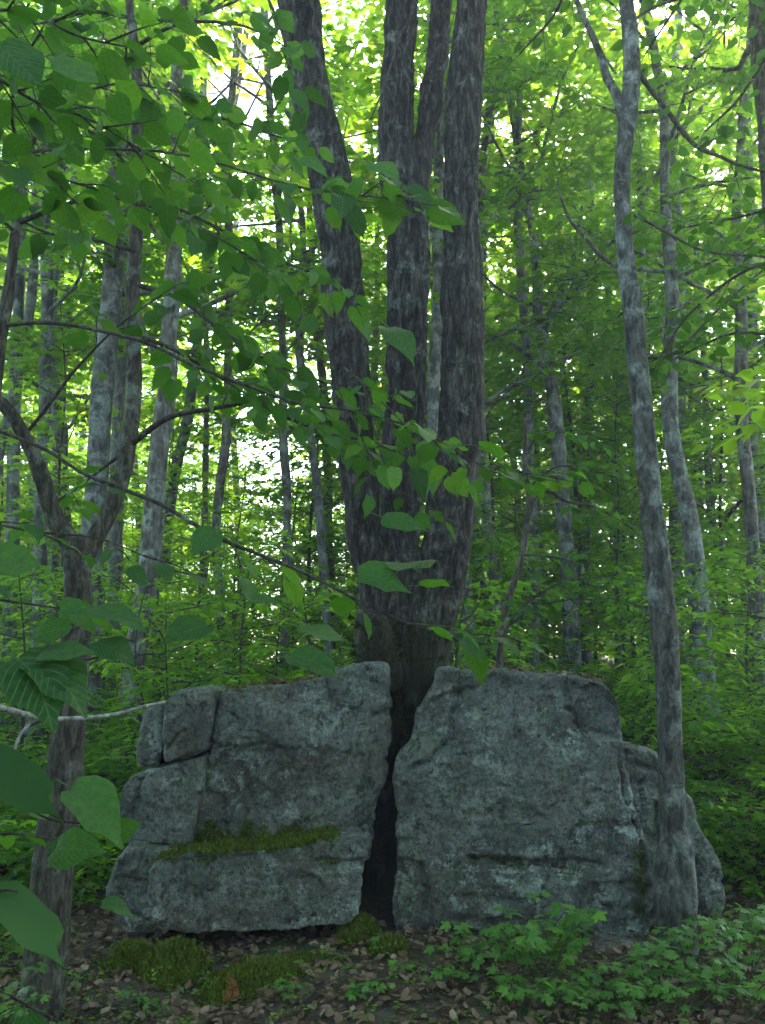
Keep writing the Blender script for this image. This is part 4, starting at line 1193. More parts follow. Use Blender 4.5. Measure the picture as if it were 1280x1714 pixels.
def bough(leaves, twigs, pts, leaf, rg, start=0.15, step=0.13, twig_len=0.3, per=0.075, droop=0.25, tilt=0.28, bare=0.0, twig_r=0.003):
    """leafy side shoots along a branch line (world points)"""
    pts = np.asarray(pts, float)[:, :3]
    seg = np.linalg.norm(np.diff(pts, axis=0), axis=1)
    cum = np.concatenate([[0], np.cumsum(seg)])
    s, side = start * cum[-1], 1
    def shoot(p, d, L):
        n = max(1, int(L / per))
        q = [p]; dd = d / np.linalg.norm(d)
        for k in range(4):
            dd = dd + rg.normal(0, 0.1, 3) - np.array([0, 0, 0.03]); dd /= np.linalg.norm(dd)
            q.append(q[-1] + dd * L / 4)
        q = np.array(q)
        twigs.add(*tube(q, np.linspace(twig_r, twig_r * 0.5, 5), 5))
        sd = rg.choice([-1, 1])
        for k in range(n + 1):
            t = (k + 0.6) / (n + 0.6) if k < n else 1.0
            f = t * 4; i0 = min(int(f), 3); pos = q[i0] * (1 - f + i0) + q[i0 + 1] * (f - i0)
            d0 = q[i0 + 1] - q[i0]; d0 /= np.linalg.norm(d0)
            S = np.cross(d0, [0, 0, 1.0]); S /= max(np.linalg.norm(S), 1e-6)
            ax = d0 * (0.55 if k < n else 1.0) + (S * sd * 0.85 if k < n else 0) + rg.normal(0, 0.16, 3)
            ax[2] -= droop * rg.uniform(0.3, 1.5)
            size = leaf * rg.uniform(0.65, 1.2)
            axn = ax / np.linalg.norm(ax)
            leaves.add(pos + axn * size * 0.28, ax, np.array([0, np.clip((pos[2] - 1.6) * 0.6, -0.45, 0.5), 1.0]) + rg.normal(0, tilt, 3), size)
            sd = -sd
    while s < cum[-1]:
        k = min(np.searchsorted(cum, s, side='right') - 1, len(seg) - 1)
        t = (s - cum[k]) / seg[k]
        p = pts[k] * (1 - t) + pts[k + 1] * t
        d = (pts[k + 1] - pts[k]) / seg[k]
        S = np.cross(d, [0, 0, 1.0]); S /= max(np.linalg.norm(S), 1e-6)
        if rg.random() > bare:
            dd = d * 0.7 + S * side * rg.uniform(0.5, 1.1) + np.array([0, 0, rg.normal(0.0, 0.18)])
            shoot(p, dd, twig_len * rg.uniform(0.5, 1.2) * (1.1 - 0.5 * s / cum[-1]))
        side = -side
        s += step * rg.uniform(0.6, 1.4)
    shoot(pts[-1], pts[-1] - pts[-2], twig_len * 0.6)

def wpath(spec, n=30):
    """[(px, py, Y, width px)] -> smooth world path and radii"""
    a = np.array([(*P(x, y, Y_), 0.5 * w * mpp(y, Y_)) for x, y, Y_, w in spec])
    return catmull(a, n)

# --- forked tree at the side of the boulder
yr = P(72, 1700, 4.0); yz = g1(yr[0], 4.0)
ft = thing('forked_tree', (yr[0], 4.0, yz), 'forked young tree with scaly trunk splitting in two beside the boulder end', 'tree')
def limb_of(root, name, spec, mat, nseg=24, n=60, bark=(0.003, 30, 6), sd=0, kind=None):
    c = wpath(spec, n)
    V, Fs = tube(c[:, :3], c[:, 3], nseg, bark, sd)
    part(name, mk_mesh(name, V, Fs, mat), root, kind)
    return c
limb_of(ft, 'trunk', [(60, 1790, 4.0, 86), (70, 1690, 4.0, 72), (84, 1500, 4.0, 66), (100, 1350, 4.0, 60), (117, 1200, 4.0, 52), (128, 1060, 4.0, 46), (130, 960, 4.0, 44), (132, 905, 4.0, 46)], M_BARK_BROWN, 60, 160, (0.005, 24, 6), 61)
limb_of(ft, 'limb', [(130, 935, 4.0, 36), (112, 900, 3.98, 33), (90, 865, 3.95, 30), (70, 800, 3.9, 28), (50, 750, 3.85, 25), (12, 685, 3.8, 22), (-40, 640, 3.75, 20)], M_BARK_BROWN, 28, 60, (0.003, 28, 6), 62)
main_r = limb_of(ft, 'limb', [(134, 940, 4.0, 36), (164, 892, 4.02, 31), (195, 825, 4.05, 28), (214, 750, 4.1, 26), (224, 650, 4.15, 25), (222, 500, 4.2, 23), (229, 375, 4.25, 20), (229, 275, 4.3, 18), (228, 125, 4.35, 16), (217, 0, 4.4, 14), (210, -120, 4.45, 11)], M_BARK_BROWN, 28, 150, (0.003, 28, 6), 63)
fl, tw = Leaves(ft, 64), Join()
rgf = np.random.default_rng(65)
def br_line(root, tw, fl, spec, leaf, rg, mat=M_TWIG, **kw):
    c = limb_of(root, 'branch', spec, mat, 8, 40, None)
    bough(fl, tw, c, leaf, rg, **kw)
br_line(ft, tw, fl, [(214, 748, 4.1, 12), (280, 700, 4.0, 10), (350, 685, 3.95, 8), (425, 675, 3.9, 7), (475, 697, 3.85, 6), (550, 725, 3.8, 5), (620, 740, 3.75, 4), (700, 770, 3.7, 3)], 0.129, rgf, start=0.35, step=0.108, twig_len=0.345)
br_line(ft, tw, fl, [(233, 478, 4.2, 9), (300, 500, 4.1, 7), (365, 550, 4.0, 6), (450, 605, 3.95, 5), (540, 640, 3.9, 4)], 0.129, rgf, start=0.2, step=0.101, twig_len=0.368)
br_line(ft, tw, fl, [(229, 330, 4.3, 8), (300, 350, 4.2, 6), (400, 400, 4.1, 5), (480, 440, 4.0, 4), (560, 470, 3.95, 3)], 0.129, rgf, start=0.15, step=0.108, twig_len=0.368)
br_line(ft, tw, fl, [(228, 200, 4.35, 8), (300, 190, 4.2, 6), (380, 200, 4.1, 5), (470, 230, 4.0, 3)], 0.123, rgf, start=0.12, step=0.130, twig_len=0.322)
br_line(ft, tw, fl, [(222, 80, 4.4, 8), (300, 40, 4.3, 6), (390, 40, 4.2, 5), (450, 60, 4.1, 3)], 0.123, rgf, start=0.12, step=0.144, twig_len=0.276)
br_line(ft, tw, fl, [(228, 300, 4.3, 8), (180, 240, 4.1, 6), (110, 200, 3.9, 5), (30, 180, 3.7, 4)], 0.123, rgf, start=0.12, step=0.101, twig_len=0.368)
br_line(ft, tw, fl, [(226, 420, 4.2, 8), (150, 400, 4.0, 6), (80, 390, 3.8, 5), (0, 350, 3.6, 4)], 0.123, rgf, start=0.3, step=0.122, twig_len=0.345)
br_line(ft, tw, fl, [(222, 30, 4.4, 7), (150, 20, 4.2, 6), (60, 40, 4.0, 4), (-20, 30, 3.8, 3)], 0.123, rgf, start=0.1, step=0.108, twig_len=0.368)
br_line(ft, tw, fl, [(226, 560, 4.2, 8), (300, 590, 4.4, 6), (380, 640, 4.6, 4)], 0.123, rgf, start=0.2, step=0.101, twig_len=0.345)
br_line(ft, tw, fl, [(40, 730, 3.85, 7), (80, 680, 3.8, 6), (125, 620, 3.75, 5), (195, 548, 3.7, 4), (260, 500, 3.65, 3)], 0.112, rgf, start=0.6, step=0.144, twig_len=0.230)
br_line(ft, tw, fl, [(214, 752, 4.1, 7), (150, 800, 4.3, 5), (80, 850, 4.5, 4)], 0.112, rgf, start=0.3, step=0.144, twig_len=0.253)
fl.done(300)
part('twig', tw.mesh('twig', M_TWIG), ft, 'stuff')

# --- upright reddish stem at the edge with its long limb
r0 = P(-30, 1500, 3.5)
us = thing('upright_sapling', (r0[0], 3.5, g1(r0[0], 3.5)), 'reddish brown upright sapling with one long drooping limb reaching over to the dark stems', 'sapling')
limb_of(us, 'stem', [(-60, 1750, 3.5, 34), (-40, 1400, 3.5, 30), (-30, 1000, 3.5, 26), (-14, 700, 3.5, 24), (0, 570, 3.5, 21), (12, 500, 3.5, 19), (24, 400, 3.5, 16), (33, 320, 3.5, 14), (42, 258, 3.5, 10)], M_BARK_BROWN, 22, 100, (0.002, 30, 7), 71)
ul, ut = Leaves(us, 72), Join()
rgu = np.random.default_rng(73)
br_line(us, ut, ul, [(6, 545, 3.5, 8), (60, 540, 3.45, 7), (125, 545, 3.4, 7), (240, 572, 3.3, 6), (320, 610, 3.25, 6), (425, 650, 3.2, 5), (500, 675, 3.15, 4), (600, 690, 3.1, 4), (700, 720, 3.1, 3), (790, 770, 3.1, 2)], 0.098, rgu, start=0.45, step=0.11, twig_len=0.26, per=0.065)
br_line(us, ut, ul, [(33, 372, 3.5, 9), (90, 350, 3.45, 8), (160, 330, 3.4, 6), (250, 345, 3.3, 5), (350, 390, 3.2, 4), (450, 450, 3.15, 3)], 0.112, rgu, start=0.3, step=0.101, twig_len=0.345)
br_line(us, ut, ul, [(42, 262, 3.5, 7), (80, 200, 3.4, 6), (130, 160, 3.3, 5), (200, 140, 3.2, 4), (280, 150, 3.1, 3)], 0.118, rgu, start=0.2, step=0.108, twig_len=0.345)
br_line(us, ut, ul, [(40, 266, 3.5, 7), (20, 200, 3.3, 6), (30, 120, 3.1, 5), (70, 50, 2.9, 4)], 0.118, rgu, start=0.2, step=0.101, twig_len=0.345)
br_line(us, ut, ul, [(28, 390, 3.5, 6), (-10, 360, 3.4, 5), (-60, 340, 3.3, 4)], 0.112, rgu, start=0.2, step=0.108, twig_len=0.287)
br_line(us, ut, ul, [(45, 255, 3.5, 7), (100, 250, 3.3, 6), (200, 250, 3.1, 5), (320, 262, 3.0, 4), (480, 308, 2.9, 4), (570, 324, 2.85, 3), (660, 332, 2.8, 2)], 0.112, rgu, start=0.3, step=0.094, twig_len=0.276, bare=0.1)
ul.done(300)
part('twig', ut.mesh('twig', M_TWIG), us, 'stuff')

# --- boughs that reach in over the clearing from trees out of view
def overhang(label, lines, seed, group='leafy boughs reaching in over the clearing', name='overhanging_bough', lone=(), cat='bough', pale=False):
    rt = P(*lines[0][0][0][:3])
    o = thing(name, rt, label, cat, group)
    lv, tj, rg = Leaves(o, seed), Join(), np.random.default_rng(seed + 1)
    for spec, kw in lines:
        kw = dict(kw); leaf = kw.pop('leaf')
        c = limb_of(o, 'branch', spec, M_TWIG_PALE if pale else M_TWIG, 8, 40, None)
        if leaf: bough(lv, tj, c, leaf, rg, **kw)
    for (bx, by, bY), (tx, ty, tY), nrm, *kk in lone:
        a, b = P(bx, by, bY), P(tx, ty, tY)
        lv.add(a, b - a, nrm, 0.86 * np.linalg.norm(b - a), *kk)
    lv.done(300)
    if tj.n: part('twig', tj.mesh('twig', M_TWIG), o, 'stuff')
    return o

overhang('long sagging bough of large leaves hanging in front of the burl', [
    ([(-60, 700, 2.6, 7), (0, 722, 2.55, 7), (75, 752, 2.5, 6), (135, 790, 2.45, 6), (195, 815, 2.4, 7), (270, 845, 2.35, 7), (365, 900, 2.3, 7), (500, 955, 2.25, 6), (640, 1025, 2.2, 4), (710, 1052, 2.2, 3), (790, 1062, 2.2, 2)], dict(leaf=0.088, start=0.35, step=0.09, twig_len=0.18, bare=0.25))], 81,
    lone=[((600, 962, 2.2), (695, 958, 2.15), (0, -0.75, 0.6)), ((690, 950, 2.2), (642, 905, 2.4), (0.2, -0.75, 0.6)), ((700, 980, 2.2), (765, 972, 2.25), (0, 0.25, 1)), ((487, 1095, 2.0), (578, 1110, 1.9), (0.1, -0.65, 0.75)),
          ((500, 1050, 2.1), (600, 1062, 2.05), (0, -0.4, 0.9)), ((345, 1048, 2.1), (265, 1060, 2.0), (0.1, -0.7, 0.7)), ((470, 1010, 2.2), (420, 1000, 2.1), (0, -0.6, 0.8)), ((360, 890, 2.3), (315, 925, 2.2), (0.2, -0.8, 0.4)),
          ((640, 865, 2.5), (728, 885, 2.45), (0.0, -0.75, 0.66)), ((660, 782, 2.6), (661, 822, 2.55), (0.1, -0.9, 0.3)), ((650, 548, 2.6), (703, 586, 2.5), (0.2, -0.6, 0.7))])
overhang('near bough of broad bright leaves across the top corner', [
    ([(-120, 60, 1.9, 8), (-20, 120, 1.9, 7), (60, 170, 1.95, 5), (150, 200, 2.0, 4), (250, 260, 2.05, 3)], dict(leaf=0.092, start=0.05, step=0.05, twig_len=0.24)),
    ([(-80, 20, 1.8, 6), (40, 20, 1.85, 5), (130, 60, 1.9, 4), (220, 80, 2.0, 3)], dict(leaf=0.09, start=0.05, step=0.055, twig_len=0.22)),
    ([(-100, 260, 2.1, 6), (0, 290, 2.1, 5), (100, 300, 2.15, 4), (200, 330, 2.2, 3)], dict(leaf=0.09, start=0.05, step=0.055, twig_len=0.22))], 83,
    lone=[((84, 115, 1.75), (176, 120, 1.7), (0.0, -0.75, 0.65)), ((0, 80, 1.7), (75, 130, 1.65), (-0.1, -0.6, 0.7))])
overhang('twiggy bough holding a few leaves before the upper stems', [
    ([(700, -60, 3.6, 5), (690, 20, 3.5, 4), (670, 60, 3.5, 3), (640, 150, 3.4, 3), (620, 200, 3.4, 2)], dict(leaf=0.0)),
    ([(420, -70, 3.2, 6), (450, 0, 3.2, 5), (480, 80, 3.2, 4), (500, 160, 3.2, 3)], dict(leaf=0.095, start=0.15, step=0.1, twig_len=0.22))], 85,
    lone=[((622, 275, 2.9), (678, 290, 2.8), (0.1, -0.7, 0.6)), ((640, 325, 2.9), (700, 318, 2.85), (0, -0.5, 0.8)), ((680, 312, 2.9), (742, 340, 2.8), (0.1, -0.6, 0.7)), ((580, 345, 2.9), (618, 392, 2.85), (0.1, -0.8, 0.4)),
          ((500, 265, 2.95), (560, 285, 2.9), (0, -0.6, 0.7)), ((545, 300, 2.95), (590, 285, 2.9), (0, -0.5, 0.8)), ((490, 150, 3.0), (517, 190, 3.0), (0.2, -0.7, 0.5)), ((420, 20, 3.0), (470, 55, 3.0), (0, -0.5, 0.8)), ((440, 70, 3.0), (470, 95, 3.0), (0, -0.5, 0.8))])
overhang('sprig of drooping pale green leaves across the middle of the dark stems', [
    ([(560, 600, 3.3, 3), (620, 655, 3.3, 3), (690, 720, 3.3, 2.5), (760, 760, 3.3, 2), (850, 790, 3.3, 2), (905, 800, 3.3, 1.5)], dict(leaf=0.085, start=0.1, step=0.1, twig_len=0.22, per=0.06)),
    ([(560, 640, 3.35, 3), (600, 720, 3.35, 2.5), (640, 800, 3.35, 2), (700, 840, 3.35, 2)], dict(leaf=0.085, start=0.2, step=0.13, twig_len=0.18)),
    ([(830, 780, 3.3, 2), (870, 790, 3.3, 2), (930, 800, 3.3, 1.5)], dict(leaf=0.08, start=0.1, step=0.09, twig_len=0.14))], 87)
# shrub at the edge, close by
sh = P(-140, 1500, 1.5)
overhang('close shrub whose big veined leaves poke in low by the forked trunk', [
    ([(-260, 1900, 1.45, 14), (-200, 1600, 1.4, 12), (-130, 1350, 1.35, 10), (-60, 1200, 1.5, 8), (-10, 1130, 1.6, 6), (60, 1108, 1.7, 5), (140, 1105, 1.75, 4), (200, 1090, 1.8, 2)], dict(leaf=0.0)),
    ([(-100, 1300, 1.35, 8), (-40, 1300, 1.3, 6), (20, 1330, 1.28, 5), (80, 1370, 1.3, 4), (170, 1380, 1.3, 3)], dict(leaf=0.0)),
    ([(-170, 1480, 1.35, 8), (-90, 1500, 1.3, 6), (0, 1490, 1.25, 5), (30, 1492, 1.25, 4)], dict(leaf=0.0)),
    ([(-180, 1680, 1.5, 6), (-80, 1650, 1.5, 5), (0, 1660, 1.5, 3), (60, 1690, 1.5, 2)], dict(leaf=0.07, start=0.35, step=0.1, twig_len=0.12)),
    ([(-160, 1420, 1.9, 6), (-60, 1400, 1.9, 5), (20, 1395, 1.9, 3), (60, 1400, 1.9, 2)], dict(leaf=0.06, start=0.3, step=0.1, twig_len=0.12)),
    ([(-120, 1000, 1.9, 6), (-40, 1000, 1.9, 5), (40, 1010, 1.9, 4), (110, 1020, 1.9, 2)], dict(leaf=0.07, start=0.3, step=0.16, twig_len=0.14)),
    ([(-120, 850, 2.1, 6), (-40, 870, 2.1, 5), (60, 890, 2.1, 4), (160, 900, 2.1, 3), (240, 930, 2.1, 2)], dict(leaf=0.07, start=0.3, step=0.15, twig_len=0.16))], 89,
    group='shrubs close to the viewer', name='hobble_shrub', cat='shrub',
    lone=[((-60, 1275, 1.3), (130, 1318, 1.22), (0.15, -0.42, 0.9), 8), ((120, 1320, 1.25), (232, 1372, 1.2), (0.1, -0.5, 0.8)), ((180, 1400, 1.28), (240, 1378, 1.26), (0.1, -0.9, 0.3)), ((46, 1356, 1.35), (106, 1345, 1.4), (0.0, -0.8, 0.5)),
          ((-50, 1490, 1.25), (160, 1548, 1.15), (0.1, 0.08, 1.0), 4), ((92, 1420, 1.4), (162, 1418, 1.35), (0, -0.8, 0.5)), ((120, 1050, 1.6), (22, 1062, 1.6), (0.1, -0.85, 0.45)), ((70, 1090, 1.6), (172, 1084, 1.55), (0, -0.55, 0.8)),
          ((100, 1020, 1.7), (160, 1010, 1.7), (0, -0.8, 0.5)), ((160, 1075, 1.75), (240, 1090, 1.7), (0, -0.4, 0.9)), ((60, 1115, 1.6), (175, 1135, 1.5), (0, -0.3, 0.95)), ((0, 1130, 1.6), (60, 1150, 1.5), (0, -0.3, 0.9)), ((30, 1105, 1.6), (120, 1150, 1.45), (0.1, -0.5, 0.8)),
          ((150, 1020, 1.8), (265, 1035, 1.75), (0, -0.25, 0.95)), ((170, 1515, 1.5), (235, 1510, 1.5), (0, -0.35, 0.9)), ((-20, 945, 1.9), (80, 930, 1.85), (0.1, -0.8, 0.5))])
# bare dead twig crossing in front of the small blocks
dt = thing('dead_twig', P(0, 1185, 2.6), 'bare pale twig sagging across to the small blocks', 'twig')
limb_of(dt, 'twig', [(-200, 1150, 2.4, 14), (-60, 1172, 2.5, 11), (0, 1184, 2.6, 9), (60, 1200, 2.7, 8), (120, 1203, 2.8, 6.5), (190, 1196, 2.9, 5.5), (240, 1183, 2.95, 5), (276, 1175, 3.0, 4)], M_TWIG_PALE, 10, 60, (0.0012, 60, 20), 91)
limb_of(dt, 'side_twig', [(58, 1200, 2.7, 7), (48, 1212, 2.7, 6), (34, 1230, 2.68, 5), (24, 1256, 2.66, 4)], M_TWIG_PALE, 8, 24, (0.001, 60, 20), 92)

# ------------------------------------------------------------------ slender spotted tree before the tall boulder
sr = P(1132, 1640, 4.62)
st = thing('slender_tree', (sr[0], 4.62, g1(sr[0], 4.62)), 'slender grey tree with lichen spots and swollen foot standing against the boulder', 'tree')
limb_of(st, 'trunk', [(1132, 1680, 4.6, 92), (1132, 1600, 4.62, 70), (1132, 1530, 4.63, 62), (1130, 1485, 4.63, 54), (1128, 1435, 4.64, 44), (1126, 1380, 4.65, 43), (1121, 1240, 4.65, 40), (1116, 1110, 4.65, 40), (1106, 1000, 4.65, 41), (1097, 900, 4.65, 38), (1085, 800, 4.65, 36), (1076, 700, 4.65, 34), (1066, 600, 4.65, 32), (1059, 520, 4.65, 31), (1048, 440, 4.65, 29), (1042, 350, 4.65, 27), (1042, 275, 4.65, 26), (1053, 180, 4.65, 28), (1057, 110, 4.65, 27), (1054, 50, 4.65, 25), (1048, 0, 4.65, 24), (1046, -100, 4.65, 22)], M_BARK_GREY, 64, 420, (0.0034, 26, 10), 95)
for k, (x, y, w) in enumerate(((1110, 1500, 32), (1150, 1515, 28))):
    c = limb_of(st, 'root_swelling', [(x + (15 if k == 0 else -12), 1380, 4.64, 14), (x + (6 if k == 0 else -4), 1430, 4.6, 30), (x, y, 4.58, w), (x, y + 70, 4.6, w * 0.8), (x - 4 + 8 * k, y + 160, 4.6, w)], M_BARK_GREY, 32, 60, (0.006, 16, 7), 96 + k)
limb_of(st, 'limb', [(1042, 205, 4.65, 16), (1034, 165, 4.65, 15), (1016, 130, 4.68, 14), (1006, 95, 4.7, 12), (986, 48, 4.7, 10), (968, 10, 4.7, 8), (950, -40, 4.7, 6)], M_BARK_GREY, 16, 40, (0.002, 30, 8), 98)
sl, sw = Leaves(st, 99), Join()
rgs = np.random.default_rng(100)
def sline(spec, leaf, **kw):
    c = limb_of(st, 'limb', spec, M_TWIG, 10, 40, (0.001, 40, 10), 3)
    if leaf: bough(sl, sw, c, leaf, rgs, **kw)
sline([(1062, 112, 4.65, 11), (1082, 140, 4.65, 9), (1118, 188, 4.65, 8), (1163, 243, 4.65, 7), (1205, 262, 4.62, 6), (1242, 278, 4.6, 5), (1330, 300, 4.5, 3)], 0.075, start=0.25, step=0.15, twig_len=0.38, per=0.075)
sline([(1042, 450, 4.65, 8), (1010, 432, 4.66, 7), (985, 405, 4.68, 6), (955, 370, 4.7, 5), (940, 335, 4.7, 4), (933, 305, 4.7, 3)], 0.0)
sline([(1068, 600, 4.65, 6), (1130, 590, 4.8, 5), (1200, 520, 4.9, 4), (1290, 440, 5.0, 3)], 0.075, start=0.2, step=0.13, twig_len=0.36, per=0.07)
sline([(1052, 40, 4.65, 6), (1100, 10, 4.7, 5), (1180, -10, 4.7, 4), (1290, -10, 4.7, 3)], 0.078, start=0.2, step=0.16, twig_len=0.34, per=0.075)
sline([(1046, 350, 4.65, 6), (1100, 380, 4.5, 5), (1180, 420, 4.4, 4), (1290, 430, 4.3, 3)], 0.078, start=0.2, step=0.14, twig_len=0.36, per=0.07)
sl.done(300)
part('twig', sw.mesh('twig', M_TWIG), st, 'stuff')

# maple boughs at the far side, reaching in from the edge
overhang('layered maple bough reaching in beside the upper slender trunk', [
    ([(1400, 420, 4.2, 8), (1330, 430, 4.3, 7), (1280, 440, 4.4, 6), (1220, 470, 4.5, 5), (1150, 530, 4.6, 4), (1110, 590, 4.7, 3)], dict(leaf=0.075, start=0.1, step=0.1, twig_len=0.4, per=0.06)),
    ([(1400, 560, 4.2, 8), (1300, 560, 4.4, 6), (1220, 560, 4.6, 5), (1130, 600, 4.8, 3)], dict(leaf=0.075, start=0.1, step=0.12, twig_len=0.36, per=0.065)),
    ([(1420, 250, 4.4, 8), (1330, 330, 4.6, 6), (1250, 360, 4.8, 5), (1150, 380, 5.0, 3)], dict(leaf=0.075, start=0.1, step=0.12, twig_len=0.4, per=0.065))], 111)
overhang('bright maple bough hanging down over the top of the slender tree', [
    ([(1250, -160, 5.0, 8), (1180, -60, 5.2, 6), (1120, 30, 5.4, 5), (1080, 90, 5.6, 3)], dict(leaf=0.09, start=0.1, step=0.14, twig_len=0.5, per=0.08)),
    ([(1000, -160, 5.4, 8), (960, -60, 5.6, 6), (930, 20, 5.8, 5), (870, 90, 6.0, 3)], dict(leaf=0.09, start=0.1, step=0.16, twig_len=0.5, per=0.08)),
    ([(1350, -60, 5.2, 8), (1300, 60, 5.4, 6), (1240, 160, 5.6, 5), (1180, 220, 5.8, 3)], dict(leaf=0.09, start=0.1, step=0.14, twig_len=0.5, per=0.08))], 113)

# bent sapling rising behind the tall boulder
bs = P(836, 1130, 6.6)
bsap = thing('bent_sapling', (bs[0], 6.6, g1(bs[0], 6.6)), 'dark bent sapling forked at its leafy head behind the tall boulder', 'sapling')
z_ = g1(bs[0], 6.6)
limb_of(bsap, 'stem', [(836, 1400, 6.6, 14), (836, 1130, 6.6, 12), (838, 1060, 6.6, 12), (852, 1000, 6.6, 11), (872, 940, 6.6, 11), (881, 880, 6.6, 10), (887, 845, 6.6, 13), (884, 815, 6.6, 8), (878, 770, 6.6, 7), (880, 700, 6.6, 5)], M_BARK_BROWN, 16, 80, (0.002, 26, 6), 121)
bl_, bw = Leaves(bsap, 122), Join()
rgb = np.random.default_rng(123)
for spec in ([(888, 840, 6.6, 7), (915, 822, 6.6, 6), (950, 840, 6.6, 5), (1000, 850, 6.6, 3), (1050, 880, 6.6, 2)], [(886, 830, 6.6, 6), (900, 800, 6.5, 5), (940, 780, 6.4, 3), (990, 790, 6.4, 2)],
             [(882, 800, 6.6, 6), (850, 780, 6.5, 4), (820, 790, 6.4, 3)], [(880, 760, 6.6, 5), (910, 720, 6.5, 3), (960, 730, 6.4, 2)], [(872, 930, 6.6, 4), (910, 930, 6.5, 3), (960, 940, 6.4, 2)]):
    c = limb_of(bsap, 'branch', spec, M_TWIG, 6, 24, None)
    bough(bl_, bw, c, 0.1, rgb, start=0.15, step=0.16, twig_len=0.35, per=0.085)
bl_.done(300)
part('twig', bw.mesh('twig', M_TWIG), bsap, 'stuff')
as_ = P(838, 1112, 6.1)
asap = thing('arching_sapling', (as_[0], 6.1, g1(as_[0], 6.1)), 'thin arching sapling bowed over the top of the tall boulder', 'sapling')
al, aw = Leaves(asap, 125), Join()
c = limb_of(asap, 'stem', [(832, 1350, 6.1, 8), (834, 1110, 6.1, 7), (845, 1060, 6.1, 6), (870, 1020, 6.1, 5), (905, 993, 6.05, 4), (940, 975, 6.0, 3), (1000, 966, 6.0, 2)], M_TWIG, 8, 50, None)
bough(al, aw, c, 0.09, rgb, start=0.55, step=0.1, twig_len=0.4, per=0.075)
c = limb_of(asap, 'branch', [(850, 1050, 6.1, 4), (890, 1020, 6.05, 3), (960, 1003, 6.0, 2), (1030, 1010, 6.0, 1.5)], M_TWIG, 6, 24, None)
bough(al, aw, c, 0.09, rgb, start=0.2, step=0.1, twig_len=0.4, per=0.075)
c = limb_of(asap, 'branch', [(840, 1085, 6.1, 4), (800, 1075, 6.0, 3), (770, 1065, 5.95, 2)], M_TWIG, 6, 24, None)
bough(al, aw, c, 0.09, rgb, start=0.2, step=0.08, twig_len=0.3, per=0.07)
al.done(300)
part('twig', aw.mesh('twig', M_TWIG), asap, 'stuff')

# ------------------------------------------------------------------ seedlings on the floor before the boulders
def seedling(px, py, Y, h, n_stems, leaf, label, seed, spread=0.25, lobed=True, levels=3):
    rg = np.random.default_rng(seed)
    a = P(px, py, Y); x, y = a[0], a[1]
    z = g1(x, y)
    o = thing('maple_seedling' if lobed else 'woodland_plant', (x, y, z), label, 'plant', 'young plants on the floor before the boulders')
    lv, tj = Leaves(o, seed + 1, lobed), Join()
    for k in range(n_stems):
        az = k * 2.4 + rg.normal(0, .4)
        top = np.array([x + math.cos(az) * spread * rg.uniform(.2, 1), y + math.sin(az) * spread * 0.7 * rg.uniform(.2, 1), z + h * rg.uniform(0.6, 1.05)])
        b0 = np.array([x + rg.normal(0, .03), y + rg.normal(0, .03), z - 0.03])
        st_ = catmull(np.array([b0, b0 * 0.5 + top * 0.5 + np.array([0, 0, 0.06]), top]), 10)
        tj.add(*tube(st_, np.linspace(0.0035, 0.0018, 10), 5))
        for l in range(levels):
            p = st_[9 - 2 * l] if l else st_[9]
            a0 = rg.random() * 3.14
            for q_ in range(4 if l == 0 else 2):
                aa = a0 + q_ * (1.57 if l == 0 else 3.14) + rg.normal(0, .25)
                ax = np.array([math.cos(aa), math.sin(aa), rg.uniform(-0.35, 0.1)])
                sz = leaf * rg.uniform(0.6, 1.15)
                lv.add(p + ax / np.linalg.norm(ax) * sz * 0.5, ax, np.array([0, -0.25, 1.0]) + rg.normal(0, .25, 3), sz)
    lv.done(300)
    part('stem', tj.mesh('stem', M_STEM), o, 'stuff')
